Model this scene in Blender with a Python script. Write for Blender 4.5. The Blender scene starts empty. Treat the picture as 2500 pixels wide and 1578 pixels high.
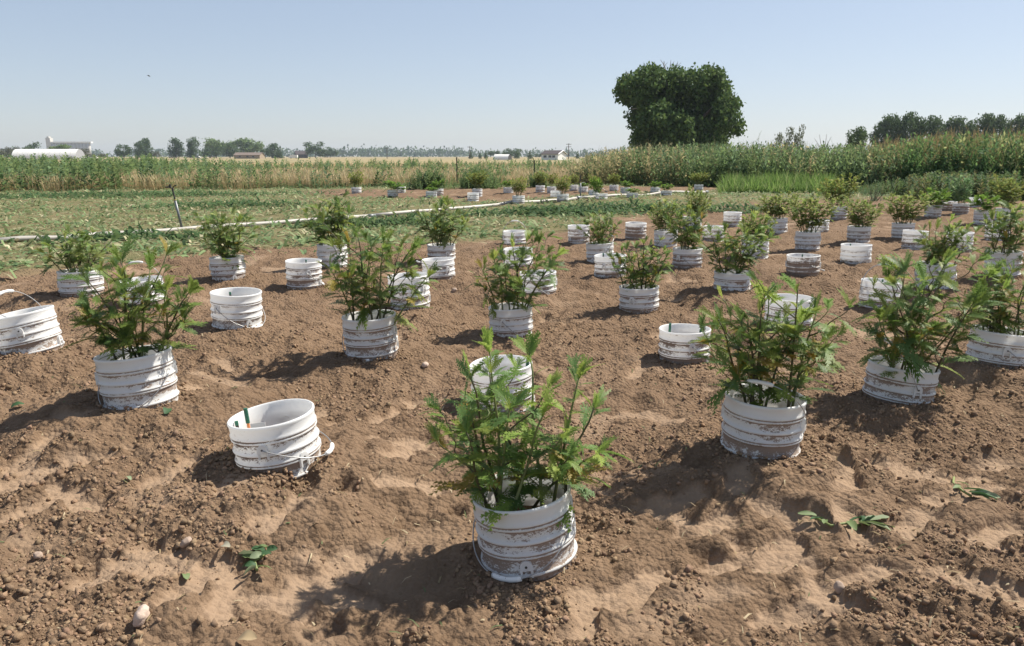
import bpy, math, random
import numpy as np
from mathutils import Vector, Matrix

# ------------------------------------------------------------------ camera, world, sun, exposure
scene = bpy.context.scene
COL = scene.collection
R = math.radians
CAM_Z, PITCH, FPX = 1.30, R(12.1), 1900.0          # focal length in pixels of the 2500 px wide photograph
cam_d = bpy.data.cameras.new('camera')
cam_d.sensor_width = 36.0
cam_d.lens = 36.0 * FPX / 2500.0
cam_d.clip_start = 0.05
cam_d.clip_end = 20000.0
cam = bpy.data.objects.new('camera', cam_d)
COL.objects.link(cam)
cam.location = (0, 0, CAM_Z)
cam.rotation_euler = (R(90) - PITCH, 0, 0)
scene.camera = cam

SUN_EL, SUN_AZ = R(51), R(28)                      # azimuth counted from +X towards +Y
world = bpy.data.worlds.new('World')
scene.world = world
world.use_nodes = True
wn = world.node_tree
sky = wn.nodes.new('ShaderNodeTexSky')
sky.sky_type = 'NISHITA'
sky.sun_disc = False
sky.sun_elevation = SUN_EL
sky.sun_rotation = R(90) - SUN_AZ
sky.altitude = 900
sky.air_density = 1.0
sky.dust_density = 1.0
sky.ozone_density = 2.0
tint = wn.nodes.new('ShaderNodeMix')
tint.data_type = 'RGBA'
tint.blend_type = 'MULTIPLY'
tint.inputs[0].default_value = 1.0
tint.inputs[7].default_value = (1.14, 1.16, 1.235, 1)
sat = wn.nodes.new('ShaderNodeHueSaturation')
sat.inputs['Saturation'].default_value = .88
gam = wn.nodes.new('ShaderNodeGamma')
gam.inputs["Gamma"].default_value = .60
wn.links.new(sky.outputs[0], gam.inputs['Color'])
wn.links.new(gam.outputs[0], sat.inputs['Color'])
wn.links.new(sat.outputs[0], tint.inputs[6])
wn.links.new(tint.outputs[2], wn.nodes['Background'].inputs[0])
wn.nodes['Background'].inputs[1].default_value = 0.13

sun_d = bpy.data.lights.new('sun', 'SUN')
sun_d.energy = 4.7
sun_d.angle = R(0.53)
sun_d.color = (1.0, 0.94, 0.83)
sun = bpy.data.objects.new('sun', sun_d)
COL.objects.link(sun)
S = Vector((math.cos(SUN_AZ) * math.cos(SUN_EL), math.sin(SUN_AZ) * math.cos(SUN_EL), math.sin(SUN_EL)))
sun.rotation_euler = S.to_track_quat('Z', 'Y').to_euler()

scene.view_settings.view_transform = 'Standard'
scene.view_settings.look = 'None'
scene.view_settings.gamma = 1.0
scene.view_settings.exposure = 0.68
scene.view_settings.use_curve_mapping = False
scene.render.engine = 'CYCLES'
scene.cycles.max_bounces = 6
scene.cycles.transparent_max_bounces = 6

# ------------------------------------------------------------------ helpers
CP, SP = math.cos(PITCH), math.sin(PITCH)


def ray(px, py):
    """direction with unit depth for a place in the photograph (2500 x 1578)"""
    xc, yc = (px - 1250) / FPX, (789 - py) / FPX
    return Vector((xc, yc * SP + CP, yc * CP - SP))


def at_depth(px, py, d):
    return Vector((0, 0, CAM_Z)) + ray(px, py) * d


def on_z(px, py, z=0.0):
    r = ray(px, py)
    return Vector((0, 0, CAM_Z)) + r * ((z - CAM_Z) / r.z)


def at_y(px, py, y):
    r = ray(px, py)
    return Vector((0, 0, CAM_Z)) + r * (y / r.y)


def link(o, parent=None):
    COL.objects.link(o)
    if parent is not None:
        o.parent = parent
    return o


def tag(o, label=None, cat=None, group=None, kind=None):
    if label: o['label'] = label
    if cat: o['category'] = cat
    if group: o['group'] = group
    if kind: o['kind'] = kind
    return o


def empty(name, loc, label, cat, group=None):
    o = bpy.data.objects.new(name, None)
    o.empty_display_size = 0.1
    o.location = loc
    link(o)
    return tag(o, label, cat, group)


def mesh_data(name, V, F, mat=None, col=None, smooth=False):
    """V (n,3); F either an (m,3)/(m,4) array or a list of tuples"""
    me = bpy.data.meshes.new(name)
    if isinstance(F, np.ndarray):
        V = np.asarray(V, dtype=np.float32)
        k = F.shape[1]
        me.vertices.add(len(V))
        me.vertices.foreach_set('co', V.ravel())
        me.loops.add(F.size)
        me.loops.foreach_set('vertex_index', F.astype(np.int32).ravel())
        me.polygons.add(len(F))
        me.polygons.foreach_set('loop_start', np.arange(0, F.size, k, dtype=np.int32))
        me.update(calc_edges=True)
    else:
        me.from_pydata([tuple(v) for v in V], [], F)
        me.update()
    if smooth:
        me.polygons.foreach_set('use_smooth', np.ones(len(me.polygons), dtype=bool))
    if col is not None:
        a = me.attributes.new('col', 'FLOAT_COLOR', 'POINT')
        c = np.ones((len(V), 4), dtype=np.float32)
        c[:, :3] = col
        a.data.foreach_set('color', c.ravel())
    if mat: me.materials.append(mat)
    return me


def obj(name, me, parent=None):
    return link(bpy.data.objects.new(name, me), parent)


class MB:
    """collects simple shapes into one mesh"""
    def __init__(s):
        s.V, s.F = [], []

    def add(s, V, F):
        n = len(s.V)
        s.V += [tuple(v) for v in V]
        s.F += [tuple(i + n for i in f) for f in F]

    def box(s, x0, x1, y0, y1, z0, z1):
        s.add([(x0, y0, z0), (x1, y0, z0), (x1, y1, z0), (x0, y1, z0), (x0, y0, z1), (x1, y0, z1), (x1, y1, z1), (x0, y1, z1)],
              [(0, 3, 2, 1), (4, 5, 6, 7), (0, 1, 5, 4), (1, 2, 6, 5), (2, 3, 7, 6), (3, 0, 4, 7)])

    def tube(s, pts, rad, n=8, caps=True):
        pts = [Vector(p) for p in pts]
        if not hasattr(rad, '__len__'): rad = [rad] * len(pts)
        V, F = [], []
        prev = None
        for i, p in enumerate(pts):
            t = (pts[min(i + 1, len(pts) - 1)] - pts[max(i - 1, 0)]).normalized()
            if prev is None:
                a = Vector((1, 0, 0)) if abs(t.x) < .9 else Vector((0, 1, 0))
            else:
                a = prev
            u = (a - t * a.dot(t)).normalized()
            prev = u
            w = t.cross(u)
            for k in range(n):
                an = 2 * math.pi * k / n
                V.append(p + (u * math.cos(an) + w * math.sin(an)) * rad[i])
        for i in range(len(pts) - 1):
            for k in range(n):
                a, b = i * n + k, i * n + (k + 1) % n
                F.append((a, b, b + n, a + n))
        if caps:
            F.append(tuple(range(n - 1, -1, -1)))
            m = (len(pts) - 1) * n
            F.append(tuple(range(m, m + n)))
        s.add(V, F)

    def lathe(s, prof, n=48, close=False):
        V, F = [], []
        for (r, z) in prof:
            for k in range(n):
                a = 2 * math.pi * k / n
                V.append((r * math.cos(a), r * math.sin(a), z))
        for i in range(len(prof) - 1):
            for k in range(n):
                a, b = i * n + k, i * n + (k + 1) % n
                F.append((a, b, b + n, a + n))
        s.add(V, F)

    def data(s, name, mat, smooth=False):
        return mesh_data(name, s.V, s.F, mat, smooth=smooth)

    def build(s, name, mat, parent=None, smooth=False):
        return obj(name, s.data(name, mat, smooth), parent)


# ---- noise on arrays
def _hash(ix, iy, seed):
    h = (ix.astype(np.int64) * 374761393 + iy.astype(np.int64) * 668265263 + seed * 974711) & 0xffffffff
    h = ((h ^ (h >> 13)) * 1274126177) & 0xffffffff
    h = ((h ^ (h >> 16)) * 2246822519) & 0xffffffff
    return (h ^ (h >> 13)) & 0xffffff


def gnoise(x, y, seed=0):
    x0, y0 = np.floor(x), np.floor(y)
    fx, fy = x - x0, y - y0
    ux, uy = fx * fx * fx * (fx * (fx * 6 - 15) + 10), fy * fy * fy * (fy * (fy * 6 - 15) + 10)

    def g(dx, dy):
        a = _hash(x0 + dx, y0 + dy, seed) * (2 * math.pi / 0x1000000)
        return np.cos(a) * (fx - dx) + np.sin(a) * (fy - dy)
    n0 = g(0, 0) * (1 - ux) + g(1, 0) * ux
    n1 = g(0, 1) * (1 - ux) + g(1, 1) * ux
    return (n0 * (1 - uy) + n1 * uy) * 1.5


def sstep(a, b, x):
    t = np.clip((x - a) / (b - a), 0, 1)
    return t * t * (3 - 2 * t)


# ------------------------------------------------------------------ materials
def new_mat(name):
    m = bpy.data.materials.new(name)
    m.use_nodes = True
    nt = m.node_tree
    return m, nt, nt.nodes, nt.links, nt.nodes['Principled BSDF']


def plain(name, color, rough=.6, noise=.12, scale=8., metal=0., bump=0.):
    m, nt, N, L, p = new_mat(name)
    p.inputs['Roughness'].default_value = rough
    p.inputs['Metallic'].default_value = metal
    tc = N.new('ShaderNodeTexCoord')
    nz = N.new('ShaderNodeTexNoise')
    nz.inputs['Scale'].default_value = scale
    nz.inputs['Detail'].default_value = 6
    L.new(tc.outputs['Object'], nz.inputs['Vector'])
    mx = N.new('ShaderNodeMix')
    mx.data_type = 'RGBA'
    c = Vector(color)
    mx.inputs[6].default_value = (*(c * (1 - noise * 2)), 1)
    mx.inputs[7].default_value = (*(c * (1 + noise * 2)), 1)
    L.new(nz.outputs[0], mx.inputs[0])
    L.new(mx.outputs[2], p.inputs['Base Color'])
    if bump:
        b = N.new('ShaderNodeBump')
        b.inputs['Strength'].default_value = bump
        b.inputs['Distance'].default_value = .01
        L.new(nz.outputs[0], b.inputs['Height'])
        L.new(b.outputs[0], p.inputs['Normal'])
    return m


def math_node(nt, op, a, b=None, clamp=False):
    n = nt.nodes.new('ShaderNodeMath')
    n.operation = op
    n.use_clamp = clamp
    for i, v in enumerate((a, b)):
        if v is None: continue
        if isinstance(v, (int, float)): n.inputs[i].default_value = v
        else: nt.links.new(v, n.inputs[i])
    return n.outputs[0]


def mix_col(nt, fac, a, b):
    n = nt.nodes.new('ShaderNodeMix')
    n.data_type = 'RGBA'
    for i, v in ((0, fac), (6, a), (7, b)):
        if isinstance(v, (int, float)): n.inputs[i].default_value = v
        elif isinstance(v, tuple): n.inputs[i].default_value = (*v, 1) if len(v) == 3 else v
        else: nt.links.new(v, n.inputs[i])
    return n.outputs[2]


def noise_node(nt, vec, scale, detail=5, rough=.55, w=None):
    n = nt.nodes.new('ShaderNodeTexNoise')
    n.inputs['Scale'].default_value = scale
    n.inputs['Detail'].default_value = detail
    n.inputs['Roughness'].default_value = rough
    if w is not None:
        n.noise_dimensions = '4D'
        nt.links.new(w, n.inputs['W'])
    nt.links.new(vec, n.inputs['Vector'])
    return n.outputs[0]


def ramp(nt, v, a, b):
    n = nt.nodes.new('ShaderNodeMapRange')
    n.interpolation_type = 'SMOOTHSTEP'
    n.inputs[1].default_value = a
    n.inputs[2].default_value = b
    nt.links.new(v, n.inputs[0])
    return n.outputs[0]


def foliage_mat(name, use_attr=True, trans=.35, rough=.5, spec=.35):
    m, nt, N, L, p = new_mat(name)
    oi = N.new('ShaderNodeObjectInfo')
    if use_attr:
        at = N.new('ShaderNodeAttribute')
        at.attribute_name = 'col'
        mx = N.new('ShaderNodeMix')
        mx.data_type = 'RGBA'
        mx.blend_type = 'MULTIPLY'
        mx.inputs[0].default_value = 1
        L.new(at.outputs['Color'], mx.inputs[6])
        L.new(oi.outputs['Color'], mx.inputs[7])
        c = mx.outputs[2]
    else:
        tc = N.new('ShaderNodeTexCoord')
        nz = noise_node(nt, tc.outputs['Object'], 9, 3)
        hs = N.new('ShaderNodeHueSaturation')
        L.new(oi.outputs['Color'], hs.inputs['Color'])
        L.new(math_node(nt, 'ADD', math_node(nt, 'MULTIPLY', nz, .8), .6), hs.inputs['Value'])
        c = hs.outputs[0]
    L.new(c, p.inputs['Base Color'])
    p.inputs['Roughness'].default_value = rough
    p.inputs['Specular IOR Level'].default_value = spec
    tr = N.new('ShaderNodeBsdfTranslucent')
    hs2 = N.new('ShaderNodeHueSaturation')
    hs2.inputs['Hue'].default_value = .485
    hs2.inputs['Value'].default_value = 1.5
    L.new(c, hs2.inputs['Color'])
    L.new(hs2.outputs[0], tr.inputs['Color'])
    ms = N.new('ShaderNodeMixShader')
    ms.inputs[0].default_value = trans
    L.new(p.outputs[0], ms.inputs[1])
    L.new(tr.outputs[0], ms.inputs[2])
    L.new(ms.outputs[0], N['Material Output'].inputs[0])
    return m


M_LEAF = foliage_mat('leaf_green', False, .44, .5, .25)
M_FOL = foliage_mat('foliage', True, .44, .6, .12)
M_TREE = foliage_mat('tree_foliage', True, .24, .6, .1)
M_DRY = foliage_mat('dry_straw', True, .25, .7, .15)


def soil_mat():
    m, nt, N, L, p = new_mat('soil')
    p.inputs['Roughness'].default_value = .95
    p.inputs['Specular IOR Level'].default_value = .1
    geo = N.new('ShaderNodeNewGeometry')
    pos = geo.outputs['Position']
    n1 = noise_node(nt, pos, 1.3, 5)
    n2 = noise_node(nt, pos, 14, 6, .65)
    n3 = noise_node(nt, pos, 75, 4, .6)
    pale = N.new('ShaderNodeAttribute'); pale.attribute_name = 'pale'
    soil = N.new('ShaderNodeAttribute'); soil.attribute_name = 'soil'
    a = mix_col(nt, ramp(nt, n1, .3, .7), SOIL_A, SOIL_B)
    a = mix_col(nt, ramp(nt, n2, .35, .75), a, SOIL_C)
    a = mix_col(nt, math_node(nt, 'MULTIPLY', ramp(nt, n3, .5, .75), .5), a, SOIL_D)
    pf = math_node(nt, 'MULTIPLY', pale.outputs['Fac'], math_node(nt, 'ADD', math_node(nt, 'MULTIPLY', n2, .9), .45), True)
    a = mix_col(nt, pf, a, SOIL_PALE)
    # stubble and dry litter ground between the plots
    g1 = noise_node(nt, pos, 2.0, 6, .6)
    g2 = noise_node(nt, pos, 22, 5, .7)
    g = mix_col(nt, ramp(nt, g1, .35, .65), (.19, .16, .085), (.15, .155, .07))
    g = mix_col(nt, ramp(nt, g2, .45, .7), g, (.25, .20, .11))
    c = mix_col(nt, soil.outputs['Fac'], g, a)
    L.new(c, p.inputs['Base Color'])
    b1 = N.new('ShaderNodeBump')
    b1.inputs['Distance'].default_value = .016
    L.new(math_node(nt, 'SUBTRACT', 1.0, math_node(nt, 'MULTIPLY', pale.outputs['Fac'], .45)), b1.inputs['Strength'])
    hh = math_node(nt, 'ADD', noise_node(nt, pos, 48, 6, .68), math_node(nt, 'MULTIPLY', n3, .45))
    vor = N.new('ShaderNodeTexVoronoi')
    vor.inputs['Scale'].default_value = 55
    L.new(pos, vor.inputs['Vector'])
    hh = math_node(nt, 'SUBTRACT', hh, math_node(nt, 'MULTIPLY', vor.outputs['Distance'], .8))
    L.new(hh, b1.inputs['Height'])
    L.new(b1.outputs[0], p.inputs['Normal'])
    return m


SOIL_A, SOIL_B, SOIL_C, SOIL_D = (.194, .128, .081), (.244, .164, .106), (.156, .101, .063), (.292, .203, .134)
SOIL_PALE = (.310, .218, .147)
M_SOIL = soil_mat()


def clod_mat():
    m, nt, N, L, p = new_mat('clod')
    p.inputs['Roughness'].default_value = .95
    p.inputs['Specular IOR Level'].default_value = .1
    at = N.new('ShaderNodeAttribute'); at.attribute_name = 'col'
    geo = N.new('ShaderNodeNewGeometry')
    n = noise_node(nt, geo.outputs['Position'], 110, 4, .6)
    L.new(mix_col(nt, math_node(nt, 'MULTIPLY', n, .5), at.outputs['Color'], SOIL_D), p.inputs['Base Color'])
    b = N.new('ShaderNodeBump')
    b.inputs['Strength'].default_value = .7
    b.inputs['Distance'].default_value = .006
    L.new(n, b.inputs['Height'])
    L.new(b.outputs[0], p.inputs['Normal'])
    return m


M_CLOD = clod_mat()


def bucket_mat():
    """white plastic, mud smeared where the 'dirt' attribute (grooves, lower bands) and noise let it"""
    m, nt, N, L, p = new_mat('bucket_plastic')
    tc = N.new('ShaderNodeTexCoord')
    oi = N.new('ShaderNodeObjectInfo')
    w = math_node(nt, 'MULTIPLY', oi.outputs['Random'], 60)
    mp = N.new('ShaderNodeMapping')
    mp.inputs['Scale'].default_value = (1, 1, 1.9)
    L.new(tc.outputs['Object'], mp.inputs['Vector'])
    big = noise_node(nt, mp.outputs[0], 9, 4, .6, w)
    mid = noise_node(nt, mp.outputs[0], 42, 5, .65, w)
    fine = noise_node(nt, mp.outputs[0], 150, 4, .7, w)
    at = N.new('ShaderNodeAttribute'); at.attribute_name = 'dirt'
    sep = N.new('ShaderNodeSeparateColor')
    L.new(oi.outputs['Color'], sep.inputs[0])
    lvl = sep.outputs[0]                                  # object colour, red channel: how dirty this bucket is
    s = math_node(nt, 'ADD', math_node(nt, 'MULTIPLY', big, .9), math_node(nt, 'MULTIPLY', mid, .75))
    s = math_node(nt, 'ADD', s, math_node(nt, 'MULTIPLY', fine, .85))
    s = math_node(nt, 'ADD', s, math_node(nt, 'MULTIPLY', at.outputs['Fac'], .62))
    s = math_node(nt, 'ADD', s, math_node(nt, 'MULTIPLY', lvl, .42))
    mask = ramp(nt, s, 1.80, 1.90)
    film = ramp(nt, s, 1.5, 2.0)
    c = mix_col(nt, math_node(nt, 'MULTIPLY', film, .11), (.92, .92, .91), (.66, .57, .47))
    c = mix_col(nt, math_node(nt, 'MULTIPLY', mask, .86), c, (.190, .115, .068))
    L.new(c, p.inputs['Base Color'])
    L.new(math_node(nt, 'ADD', math_node(nt, 'MULTIPLY', mask, .45), .38), p.inputs['Roughness'])
    p.inputs['Specular IOR Level'].default_value = .35
    tr = N.new('ShaderNodeBsdfTranslucent')
    L.new(c, tr.inputs['Color'])
    ms = N.new('ShaderNodeMixShader')
    L.new(math_node(nt, 'SUBTRACT', .40, math_node(nt, 'MULTIPLY', mask, .36)), ms.inputs[0])
    L.new(p.outputs[0], ms.inputs[1])
    L.new(tr.outputs[0], ms.inputs[2])
    L.new(ms.outputs[0], N['Material Output'].inputs[0])
    b = N.new('ShaderNodeBump')
    b.inputs['Strength'].default_value = .25
    b.inputs['Distance'].default_value = .003
    L.new(mask, b.inputs['Height'])
    L.new(b.outputs[0], p.inputs['Normal'])
    return m


M_BUCKET = bucket_mat()
M_GRIP = plain('white_grip', (.78, .77, .74), .45, .04)
M_WIRE = plain('handle_wire', (.42, .42, .42), .4, .08, metal=.7)
M_HOLE_SHADE = plain('ear_hole_shade', (.06, .05, .045), .8)
M_STEM = plain('green_stem', (.15, .17, .06), .6, .2, 30)
M_STEMB = plain('purple_stem', (.085, .075, .035), .6, .2, 30)
M_ALU = plain('weathered_aluminium', (.40, .375, .34), .6, .22, 5, metal=.2)
M_STEEL = plain('galvanized_steel', (.20, .21, .22), .5, .15, 12, metal=.5)
M_DARK = plain('dark_metal', (.035, .033, .032), .6, .15)
M_BRASS = plain('brass_fitting', (.45, .36, .10), .45)
M_TGREEN = plain('green_tape', (.02, .12, .07), .5)
M_ORANGE = plain('orange_tape', (.75, .28, .10), .5)
M_TAG = plain('white_tag', (.62, .61, .58), .5, .05)
M_BARK = plain('bark', (.09, .07, .05), .9, .3, 6, bump=.5)
M_PALEBARK = plain('pale_bark', (.34, .31, .27), .85, .2, 3)
M_STONE = plain('stone', (.36, .27, .21), .9, .2, 30, bump=.6)

# ------------------------------------------------------------------ the buckets as read from the photograph
# key: cx, cy = rim centre, w = rim width, h = height seen from lip to soil, roll (deg, + = right side higher), dirt, ear azimuth,
#      handle (direction azimuth, lift) or None, plant code, plant box (x0, x1, top), bucket label, plant label
B = {}


def bk(key, cx, cy, w, h, roll=0, dirt=.5, ear=-60, handle=None, plant='', box=None, bl='', pl='', pitch=0):
    B[key] = dict(key=key, cx=cx, cy=cy, w=w, h=h, roll=roll, dirt=dirt, ear=ear, handle=handle, plant=plant, box=box, bl=bl, pl=pl, pitch=pitch)


# --- the near plot
bk('A', 1272, 1194, 246, 171, 7, .62, -25, (-115, -37), 'N', (1058, 1525, 816),
   'big muddy white bucket in front of all others, grip lying on the soil', 'tall feathery plant in the bucket in front of all others')
bk('AT', 1869, 965, 193, 130, -2, .62, -30, (60, 128), 'N', (1692, 2042, 683),
   'muddy bucket with brown dirt band, handle raised, behind a wilted weed', 'bushy plant with yellowed leaves in the bucket with the raised handle')
bk('C', 662, 1009, 206, 112, 7, .55, -90, (0, -24), '', None,
   'tilted empty white bucket with green stakes inside, handle sticking out sideways', '', )
bk('AR', 2206, 889, 161, 80, -5, .5, -88, (180, 62), 'N', (2080, 2392, 626),
   'low leaning bucket behind the yellow-leaved plant, grip raised over its rim', 'wide open plant whose bucket leans with its grip raised')
bk('B', 325, 860, 175, 118, 5, .5, 20, (-100, -44), 'N', (190, 505, 618),
   'planted bucket behind the tilted empty bucket with the green stakes', 'dark plant of thick branching stems, tallest sprig reaching over the empty buckets')
bk('AS', 2452, 807, 145, 77, -4, .6, -112, (-20, -36), 'N', (2340, 2530, 640),
   'bucket cut by the picture edge, dirt streaked with square ear in front', 'dense plant cut by the picture edge beside the wide open plant')
bk('AV', 1222, 888, 156, 100, 4, .45, -90, None, '', None,
   'empty white bucket half hidden by the tall plant in front of all others')
bk('D', 52, 762, 142, 92, 10, .4, -70, (165, 72), '', None,
   'strongly leaning empty bucket at the picture edge, white grip held up behind it')
bk('AU', 1672, 802, 125, 74, 1, .62, -85, (5, -40), '', None,
   'empty bucket with green and orange stake, near the yellow-leaved plant')
bk('K', 900, 769, 132, 99, 3, .35, -15, (-105, -46), 'N', (782, 1080, 553),
   'white bucket with thin wire handle across its front, between two empty buckets', 'lush plant with two tall sprigs, an empty bucket peeking out behind it')
bk('Q', 1246, 748, 109, 68, 2, .45, 70, (-20, -44), 'N', (1154, 1388, 580),
   'planted bucket behind the empty bucket that the front plant hides', 'wide plant hiding three white buckets behind the front plant')
bk('AQ', 1928, 726, 113, 68, 0, .35, -40, (-10, -44), '', None,
   'empty bucket showing through the top of the yellow-leaved plant')
bk('H', 576, 712, 120, 82, -2, .4, -118, (-28, -36), '', None,
   'clean empty bucket on a mound, wire handle slanting down its front')
bk('S', 1560, 699, 97, 58, 2, .55, -120, None, 'N', (1470, 1650, 588),
   'planted bucket with a long dark shadow beside the wide plant', 'compact rounded bush with many thin stems, pale tip leaning out')
bk('AP', 2153, 685, 91, 66, -3, .35, 180, (90, 88), '', None,
   'empty bucket with handle standing upright behind the wide open plant')
bk('E', 341, 682, 104, 62, 4, .5, 170, (100, 95), '', None,
   'empty bucket behind the dark branching plant, handle standing straight up')
bk('R', 1313, 664, 90, 50, 2, .5, 0, (-15, -40), '', None,
   'empty bucket peeking out beside the wide plant, wire handle on the soil')
bk('L', 996, 672, 100, 84, 3, .3, -35, None, '', None,
   'tall empty bucket right behind the lush plant with two tall sprigs')
bk('F', 194, 660, 100, 57, 1, .5, -130, None, 'M', (104, 292, 562),
   'planted bucket on the plot edge behind the dark branching plant', 'airy plant near the irrigation pipe behind the dark branching plant')
bk('Z', 1789, 663, 87, 42, 1, .55, -50, (-140, -46), 'N', (1690, 1895, 528),
   'low planted bucket with a square ear, beside the brown dirt-coated bucket', 'spiky plant with a bluish side shoot over a low bucket')
bk('AN', 2287, 643, 90, 60, -1, .35, 160, (-110, -46), 'M', (2224, 2391, 534),
   'planted bucket behind the empty bucket with the upright handle', 'plant with a yellowing low branch behind the upright handle')
bk('I', 741, 636, 92, 66, -1, .6, -60, (20, -40), '', None,
   'empty bucket with a round black shadow, between lush plant and clean bucket')
bk('M', 1069, 632, 80, 46, 3, .35, -50, (-160, 20), '', None,
   'empty tilted bucket with its handle out, above the tall empty bucket')
bk('G', 553, 627, 85, 52, 2, .5, 10, None, 'M', (502, 622, 517),
   'planted bucket on the plot edge below the sprinkler pipe', 'airy many-stemmed plant hiding part of the sprinkler pipe')
bk('AG', 1962, 623, 80, 46, 1, 1.0, -20, (5, -20), '', None,
   'empty bucket coated with brown dirt, little dark stick inside')
bk('T', 1490, 623, 80, 52, 2, .5, -120, None, '', None,
   'empty bucket half hidden by the compact rounded bush')
bk('AO', 2452, 613, 88, 62, 2, .3, -100, None, 'M', (2405, 2505, 505),
   'clean planted bucket at the picture edge above the dense cut-off plant', 'dark plant at the picture edge above the dense cut-off plant')
bk('P', 1264, 607, 75, 42, 2, .35, 180, (-170, 0), '', None,
   'empty bucket directly behind the top of the wide plant')
bk('U', 1464, 593, 62, 46, 3, .45, -70, (20, 45), 'M', (1414, 1518, 524),
   'planted bucket with a raised handle, behind the half hidden empty bucket', 'thin plant in the bucket above the half hidden empty one')
bk('Y', 1679, 606, 72, 46, 1, .6, -140, (-30, -44), 'M', (1632, 1722, 512),
   'planted bucket with a wire loop at its base, beside the compact bush', 'dark narrow plant above the bucket with a wire loop')
bk('J', 810, 596, 78, 55, 1, .3, 30, None, 'M', (762, 862, 488),
   'tall planted bucket rising behind the empty bucket with the round shadow', 'leaning plant in the tall bucket beside the pipe')
bk('N', 1077, 597, 66, 36, 1, .7, -60, None, 'M', (1034, 1140, 497),
   'planted bucket behind the tilted empty bucket with its handle out', 'upright plant against the mown weeds, above two stacked-looking buckets')
bk('AI', 2091, 597, 74, 44, 1, .35, -60, None, '', None,
   'clean empty bucket with a dark stick, uphill of the brown-coated bucket')
bk('AA', 1844, 585, 66, 44, 3, .35, -50, None, 'F', (1806, 1900, 522),
   'planted bucket hidden behind the spiky plant', 'olive plant between the spiky plant and the brown-coated bucket')
bk('AF', 1973, 566, 61, 44, 1, .4, -30, None, 'F', (1926, 2046, 474),
   'planted bucket uphill of the brown-coated bucket, ears on its side', 'large airy plant uphill of the brown-coated bucket')
bk('O', 1257, 564, 59, 32, 1, .3, 180, (90, 82), '', None,
   'empty bucket at the mown strip with handle standing up')
bk('AM', 2236, 563, 64, 60, -2, .4, -70, None, '', None,
   'tall empty bucket partly behind the plant with the yellowing branch')
bk('X', 1626, 562, 55, 38, 1, .25, -60, None, 'F', (1578, 1668, 492),
   'clean planted bucket behind the dark narrow plant', 'olive plant at the mown strip behind the dark narrow plant')
bk('BC', 2345, 567, 56, 60, 1, .3, -60, None, '', None,
   'empty bucket seen through the plant with the yellowing branch')
bk('AJ', 2098, 553, 59, 37, 1, .55, -60, None, 'F', (2054, 2160, 484),
   'planted bucket uphill of the clean empty bucket, dark ears showing', 'dense plant uphill of the clean empty bucket')
bk('V', 1413, 550, 56, 47, 1, .55, -90, None, '', None,
   'empty bucket at the mown strip beside the thin plant')
bk('AD', 1743, 552, 50, 36, 1, .4, -60, None, '', None,
   'empty bucket mostly hidden between two olive plants')
bk('AL', 2206, 545, 55, 36, 1, .5, -60, None, 'F', (2158, 2268, 468),
   'planted bucket with a black shadow, behind the tall empty bucket', 'round plant behind the tall empty bucket')
bk('W', 1553, 544, 51, 42, -1, .7, -60, None, '', None,
   'muddy empty bucket at the mown strip before the far patch')
bk('BD', 2437, 551, 60, 36, 1, .35, -60, None, '', None,
   'empty bucket behind the dark plant at the picture edge')
bk('AH', 1999, 537, 46, 28, 1, .4, -60, None, '', None,
   'bucket peeking out behind the large airy plant')
bk('AB', 1898, 533, 52, 42, 2, .5, -60, None, 'F', (1846, 1940, 470),
   'planted bucket leaning towards the large airy plant', 'pale airy plant before the bright tall grass')
bk('AE', 1690, 529, 46, 30, 1, .5, -60, None, 'F', (1688, 1760, 468),
   'bucket glimpsed behind the dark narrow plant', 'olive plant in front of the bright tall grass')
bk('AC', 1789, 518, 44, 36, 0, .4, -60, None, '', None,
   'empty bucket just below the bright tall grass')
bk('AZ', 2402, 514, 51, 36, 0, .3, -60, None, 'L', (2372, 2428, 480),
   'bucket with low green leaves, before the dark plant at the edge', 'low bright leafy plant near the picture edge')
bk('AK', 2049, 505, 38, 32, 1, .55, -60, None, 'F', (1990, 2080, 428),
   'shaded bucket below the bluish grass spikes', 'yellowish tall plant beside the bright tall grass')
bk('BA', 2454, 509, 44, 28, 0, .3, -60, None, 'F', (2415, 2500, 430),
   'shaded bucket under big weeds at the picture edge', 'big olive plant near the hedge at the picture edge')
bk('AW', 2280, 501, 45, 29, -1, .5, -60, None, 'L', (2252, 2312, 470),
   'bucket with bright low leaves before the dark weeds', 'low bright green plant before the dark weeds')
bk('AX', 2347, 497, 43, 25, 0, .9, -60, None, 'F', (2316, 2372, 432),
   'black-banded bucket with blue-green feathery plant', 'blue-green feathery plant before the dark weeds')
bk('AY', 2318, 492, 38, 22, 0, .9, -60, None, '', None,  # stands in shade; the high dirt level paints that darkness on
   'small dark-shaded bucket beside the black-banded bucket')
bk('BB', 2384, 483, 36, 22, 2, .3, -60, None, '', None,
   'small white bucket before the hedge, beyond the black-banded bucket')
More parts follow.
